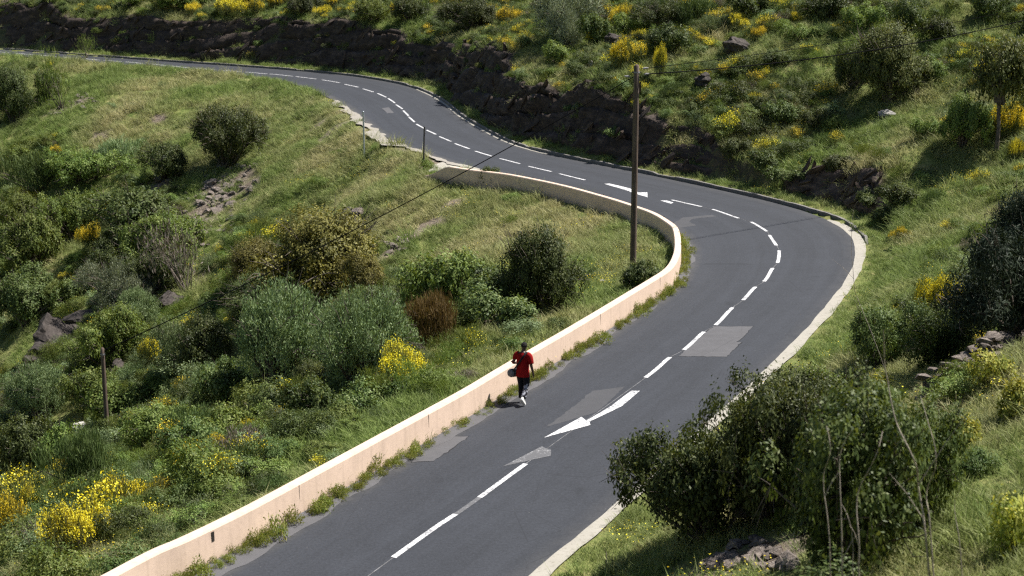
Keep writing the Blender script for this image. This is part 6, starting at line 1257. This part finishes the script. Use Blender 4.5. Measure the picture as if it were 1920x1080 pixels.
# ------------------------------------------------------------------ the walker
SKIN = m_plain("dark_skin", (.055, .032, .022), .5, .4, 0, 20, .1)
HAIR = m_plain("black_hair", (.010, .009, .009), .8, .2, 0, 60, .4)
RED = Mat("red_cotton", .9, .1); RED.color(RED.mix(RED.ramp(RED.noise(6, 4), [(.35, 0.), (.7, 1.)]), (.18, .006, .007), (.28, .011, .011))); RED.bump(RED.noise(9, 3), .5, .03); RED = RED.m
TROU = Mat("black_patterned_trousers", .85, .15)
_m = TROU.mapped((7, 7, 7)); _pat = TROU.ramp(TROU.noise(1.6, 3, .6, _m), [(.52, 0.), (.56, 1.)])
_sep = TROU.node("ShaderNodeSeparateXYZ"); TROU.link(TROU.coord(), _sep.inputs[0])
_low = TROU.math('MULTIPLY', TROU.math('LESS_THAN', _sep.outputs[2], .60), TROU.math('GREATER_THAN', _sep.outputs[0], .02))
TROU.color(TROU.mix(TROU.math('MULTIPLY', _pat, _low), (.010, .010, .014), (.30, .31, .36))); TROU = TROU.m
SHOE = m_plain("white_shoe", (.72, .72, .70), .6, .3, 0, 30, .1)
BAG = m_plain("grey_canvas", (.13, .13, .145), .85, .2, 0, 30, .3)
STRAP = m_plain("black_webbing", (.012, .012, .014), .8, .2)

def skin_mesh(name, verts, edges, radii, mat, parent, root=0, sub=2):
    me = bpy.data.meshes.new(name); me.from_pydata(verts, edges, []); o = obj(name, me, None, parent)
    md = o.modifiers.new("skin", 'SKIN'); md.use_smooth_shade = True
    for i, rr in enumerate(radii):
        d = me.skin_vertices[0].data[i]; d.radius = rr if isinstance(rr, tuple) else (rr, rr); d.use_root = (i == root)
    ss = o.modifiers.new("sub", 'SUBSURF'); ss.levels = sub; ss.render_levels = sub
    me.materials.append(mat); return o

px_, py_ = PERSON
walker = empty("person", (px_, py_, 0.0), -math.radians(22)); walker.scale = (1.27,) * 3; tag(walker, "person in red T-shirt and black trousers walking away beside the pink wall", "person")
J = {}
VV = []; RR = []; EE = []
def jt(k, p, rad, prev=None):
    J[k] = len(VV); VV.append(p); RR.append(rad)
    if prev: EE.append((J[prev], J[k]))
jt('pelvis', (0, 0, .96), (.135, .105)); jt('waist', (0, .01, 1.10), (.125, .095), 'pelvis'); jt('chest', (0, .015, 1.30), (.150, .105), 'waist'); jt('collar', (0, .02, 1.43), (.105, .075), 'chest')
jt('neck', (.005, .035, 1.50), (.052, .054), 'collar'); jt('nape', (.008, .05, 1.56), (.055, .062), 'neck'); jt('head', (.012, .068, 1.635), (.074, .092), 'nape'); jt('crown', (.014, .066, 1.705), (.066, .080), 'head')
for s, nm in ((-1, 'l'), (1, 'r')):
    jt(nm + 'sho', (s * .17, .015, 1.415), .058, 'collar')
jt('lelb', (-.285, -.055, 1.165), .044, 'lsho'); jt('lfor', (-.245, .10, 1.13), .038, 'lelb'); jt('lwri', (-.19, .21, 1.15), .028, 'lfor')
jt('relb', (.255, -.025, 1.145), .044, 'rsho'); jt('rfor', (.275, .01, 1.02), .038, 'relb'); jt('rwri', (.285, .055, .895), .028, 'rfor')
for s, nm in ((-1, 'l'), (1, 'r')): jt(nm + 'hip', (s * .095, 0, .90), .092, 'pelvis')
jt('lkne', (-.085, .13, .50), .060, 'lhip'); jt('lcal', (-.085, .12, .34), .056, 'lkne'); jt('lank', (-.085, .11, .10), .040, 'lcal')
jt('rkne', (.09, .07, .50), .060, 'rhip'); jt('rcal', (.095, -.07, .37), .056, 'rkne'); jt('rank', (.10, -.25, .20), .040, 'rcal')
# hands: palm and five fingers each, left one curled round the strap in front, right one hanging relaxed
def hand(w, pd, fd, sd, curl):
    w = np.array(w); pd, fd, sd = (np.array(v, float) / np.linalg.norm(v) for v in (pd, fd, sd))
    k = 'h%d' % len(VV); par = [n_ for n_ in J if np.allclose(VV[J[n_]], w)][0]
    pc = w + fd * .05; jt(k + 'p', tuple(pc), (.034, .018), par)
    for i, (off, ln) in enumerate(((-.028, .066), (-.010, .076), (.009, .072), (.027, .058))):
        a = pc + fd * .04 + sd * off; b = a + fd * ln * .5 + pd * curl * .018; c = a + fd * ln * (.95 - .3 * curl) + pd * curl * .05
        jt(k + 'a%d' % i, tuple(a), .0095, k + 'p'); jt(k + 'b%d' % i, tuple(b), .0088, k + 'a%d' % i); jt(k + 'c%d' % i, tuple(c), .0078, k + 'b%d' % i)
    a = w + fd * .03 - sd * .034; jt(k + 't0', tuple(a), .0115, k + 'p'); jt(k + 't1', tuple(a + fd * .035 - sd * .018 + pd * .012), .0100, k + 't0'); jt(k + 't2', tuple(a + fd * .06 - sd * .016 + pd * .026), .0085, k + 't1')
hand(VV[J['lwri']], (.7, -.1, -.3), (.45, .55, .45), (0, .6, -.8), .9)
hand(VV[J['rwri']], (-1, .1, 0), (.03, .25, -.97), (0, -.97, -.25), .45)
body = skin_mesh("body", VV, EE, RR, SKIN, walker)
# face and ears belong to the body's look, added as small shapes on the far side of the head
def blob(name, loc, scl, mat, parent, rot=(0, 0, 0), sub=2):
    bm = bmesh.new(); bmesh.ops.create_icosphere(bm, subdivisions=sub, radius=1); me = bpy.data.meshes.new(name); bm.to_mesh(me); bm.free()
    me.polygons.foreach_set("use_smooth", np.ones(len(me.polygons), bool)); o = obj(name, me, mat, parent); o.location = loc; o.scale = scl; o.rotation_euler = rot; return o
for s in (-1, 1): blob("ear", (.012 + s * .077, .062, 1.64), (.012, .022, .034), SKIN, walker, (0, 0, s * .3))
blob("nose", (.012, .165, 1.628), (.016, .022, .022), SKIN, walker)
blob("mouth", (.012, .150, 1.590), (.026, .010, .008), m_plain("lips", (.07, .03, .025), .5), walker)
for s in (-1, 1): blob("eye", (.012 + s * .030, .147, 1.648), (.013, .010, .009), m_plain("eye", (.5, .5, .48), .3), walker)
# short cropped hair
bm = bmesh.new(); bmesh.ops.create_icosphere(bm, subdivisions=3, radius=1)
bmesh.ops.delete(bm, geom=[v for v in bm.verts if v.co.z < -.35 + max(0, v.co.y) * .75], context='VERTS')
for v in bm.verts: v.co *= 1 + .05 * random.uniform(-1, 1)
me = bpy.data.meshes.new("hair"); bm.to_mesh(me); bm.free(); ha = obj("hair", me, HAIR, walker); ha.location = (.013, .058, 1.668); ha.scale = (.084, .104, .092)

def loft(rings, seg=20, fold=0.0, seed=0, cap=False):
    """rings: (cx, cy, z, rx, ry); folds ripple the cloth"""
    r_ = np.random.default_rng(seed); ph = r_.uniform(0, 6.28, 4); V = []
    for k_, (cx, cy, z_, rx, ry) in enumerate(rings):
        for a in np.linspace(0, 2 * np.pi, seg, endpoint=False):
            w_ = 1 + fold * (math.sin(3 * a + ph[0] + z_ * 9) + .6 * math.sin(5 * a + ph[1] - z_ * 14)) 
            V.append((cx + rx * w_ * math.cos(a), cy + ry * w_ * math.sin(a), z_))
    n_ = len(rings); F_ = [(k_ * seg + i, k_ * seg + (i + 1) % seg, (k_ + 1) * seg + (i + 1) % seg, (k_ + 1) * seg + i) for k_ in range(n_ - 1) for i in range(seg)]
    if cap: F_.append(tuple(range((n_ - 1) * seg, n_ * seg)))
    return V, F_
def cloth(name, pieces, mat, sub=1):
    V = []; F_ = []
    for v, f in pieces: o_ = len(V); V += list(v); F_ += [tuple(i + o_ for i in q_) for q_ in f]
    me = mesh_from(name, V, F_, None, True); o = obj(name, me, mat, walker)
    sd = o.modifiers.new("thick", 'SOLIDIFY'); sd.thickness = .008; sd.offset = 0
    if sub: ss = o.modifiers.new("sub", 'SUBSURF'); ss.levels = sub; ss.render_levels = sub
    return o
def sleeve(path, rads, seg=12):
    v, f = tube(path, rads, seg); return v.tolist(), [tuple(q_) for q_ in f.tolist()]
cloth("t_shirt", [loft([(0, .0, .795, .195, .150), (0, 0, .84, .195, .150), (0, .0, .95, .180, .138), (0, .0, 1.08, .172, .130), (0, .005, 1.22, .182, .134), (0, .01, 1.33, .190, .130), (0, .012, 1.41, .178, .108), (0, .018, 1.46, .118, .088), (.002, .025, 1.49, .074, .072)], 24, .035, 2),
                  sleeve([(-.12, .015, 1.425), (-.195, .01, 1.40), (-.245, -.025, 1.29), (-.283, -.052, 1.18)], [.085, .088, .080, .074]), sleeve([(.12, .015, 1.425), (.195, .01, 1.40), (.235, -.008, 1.29), (.255, -.022, 1.18)], [.085, .088, .080, .074])], RED)
cloth("trousers", [loft([(0, 0, .97, .155, .125), (0, 0, .90, .172, .138), (0, 0, .83, .172, .140)], 20, .02, 4),
                   sleeve([(-.085, .0, .90), (-.09, .05, .74), (-.088, .125, .52), (-.086, .12, .32), (-.085, .105, .13)], [.112, .108, .092, .085, .080]),
                   sleeve([(.085, .0, .90), (.09, .035, .74), (.09, .062, .53), (.095, -.07, .375), (.10, -.22, .235)], [.112, .108, .094, .086, .080])], TROU)
def shoe(loc, rot):
    e_ = None
    bm = bmesh.new(); bmesh.ops.create_cube(bm, size=1); bmesh.ops.subdivide_edges(bm, edges=bm.edges[:], cuts=3, use_grid_fill=True)
    for v in bm.verts:
        y_ = v.co.y; zt = .5 + v.co.z
        w_ = .90 - .25 * max(0, -y_ - .1) + .10 * math.sin((y_ + .2) * 3); top = .55 + .45 * (1 - sstep(-.2, .35, np.array(y_)))
        v.co = Vector((v.co.x * .098 * w_ * (1 - .25 * zt), y_ * .285, zt * .105 * float(top)))
    bmesh.ops.bevel(bm, geom=[e1 for e1 in bm.edges if e1.is_boundary], offset=.01, affect='EDGES')
    me = bpy.data.meshes.new("shoe"); bm.to_mesh(me); bm.free(); o = obj("shoe", me, SHOE, walker); o.location = loc; o.rotation_euler = rot
    ss = o.modifiers.new("sub", 'SUBSURF'); ss.levels = 1; ss.render_levels = 1
    me2 = box_mesh("sole", .088, .27, .022, .008); so = obj("sole", me2, SHOE, o); so.location = (0, 0, .004)
    return o
shoe((-.087, .165, .012), (0, 0, .08))
shoe((.103, -.265, .125), (-math.radians(48), 0, -.12))
# duffel bag at the left hip, strap across the back to the right shoulder
bag = empty("duffel_bag", (px_, py_, 0.0), -math.radians(22)); bag.scale = (1.27,) * 3; tag(bag, "dark grey round duffel bag hanging at the walker's left hip", "bag")
def lathe_x(prof, seg=18):
    V = []; F_ = []
    for (x_, r_) in prof:
        for a in np.linspace(0, 2 * np.pi, seg, endpoint=False): V.append((x_, r_ * math.cos(a), r_ * math.sin(a)))
    for k_ in range(len(prof) - 1):
        for i in range(seg): F_.append((k_ * seg + i, k_ * seg + (i + 1) % seg, (k_ + 1) * seg + (i + 1) % seg, (k_ + 1) * seg + i))
    return V, F_
v, f = lathe_x([(-.22, .002), (-.22, .075), (-.205, .10), (-.17, .112), (0, .120), (.17, .112), (.205, .10), (.22, .075), (.22, .002)])
b_ = obj("bag_body", mesh_from("bag_body", v, f, None, True), BAG, bag); b_.location = (-.255, .05, .86); b_.rotation_euler = (0, .12, math.radians(68))
for xx_ in (-.13, .13):
    v, f = lathe_x([(xx_ - .015, .124), (xx_ + .015, .124)]); q = obj("band", mesh_from("band", v, f), STRAP, b_)
sp = spline(np.array([(-.25, -.10, .95), (-.15, -.158, 1.05), (-.03, -.150, 1.24), (.06, -.125, 1.40), (.105, -.06, 1.475), (.105, .03, 1.480), (.07, .12, 1.40), (-.06, .150, 1.22), (-.20, .155, 1.05), (-.27, .15, .96)]), .03, 1)
V = []; tn = np.gradient(sp, axis=0)
for p_, t_ in zip(sp, tn):
    o_ = p_ - np.array([0, .01, p_[2]]); o_[2] = .25 if p_[2] > 1.44 else 0; o_ /= np.linalg.norm(o_); s2 = np.cross(t_, o_); s2 /= np.linalg.norm(s2)
    V += [p_ + o_ * .016 + s2 * .026, p_ + o_ * .016 - s2 * .026]
F_ = [(2 * i, 2 * i + 1, 2 * i + 3, 2 * i + 2) for i in range(len(sp) - 1)]
st = obj("shoulder_strap", mesh_from("shoulder_strap", V, F_, None, True), STRAP, bag); m_ = st.modifiers.new("thick", 'SOLIDIFY'); m_.thickness = .008
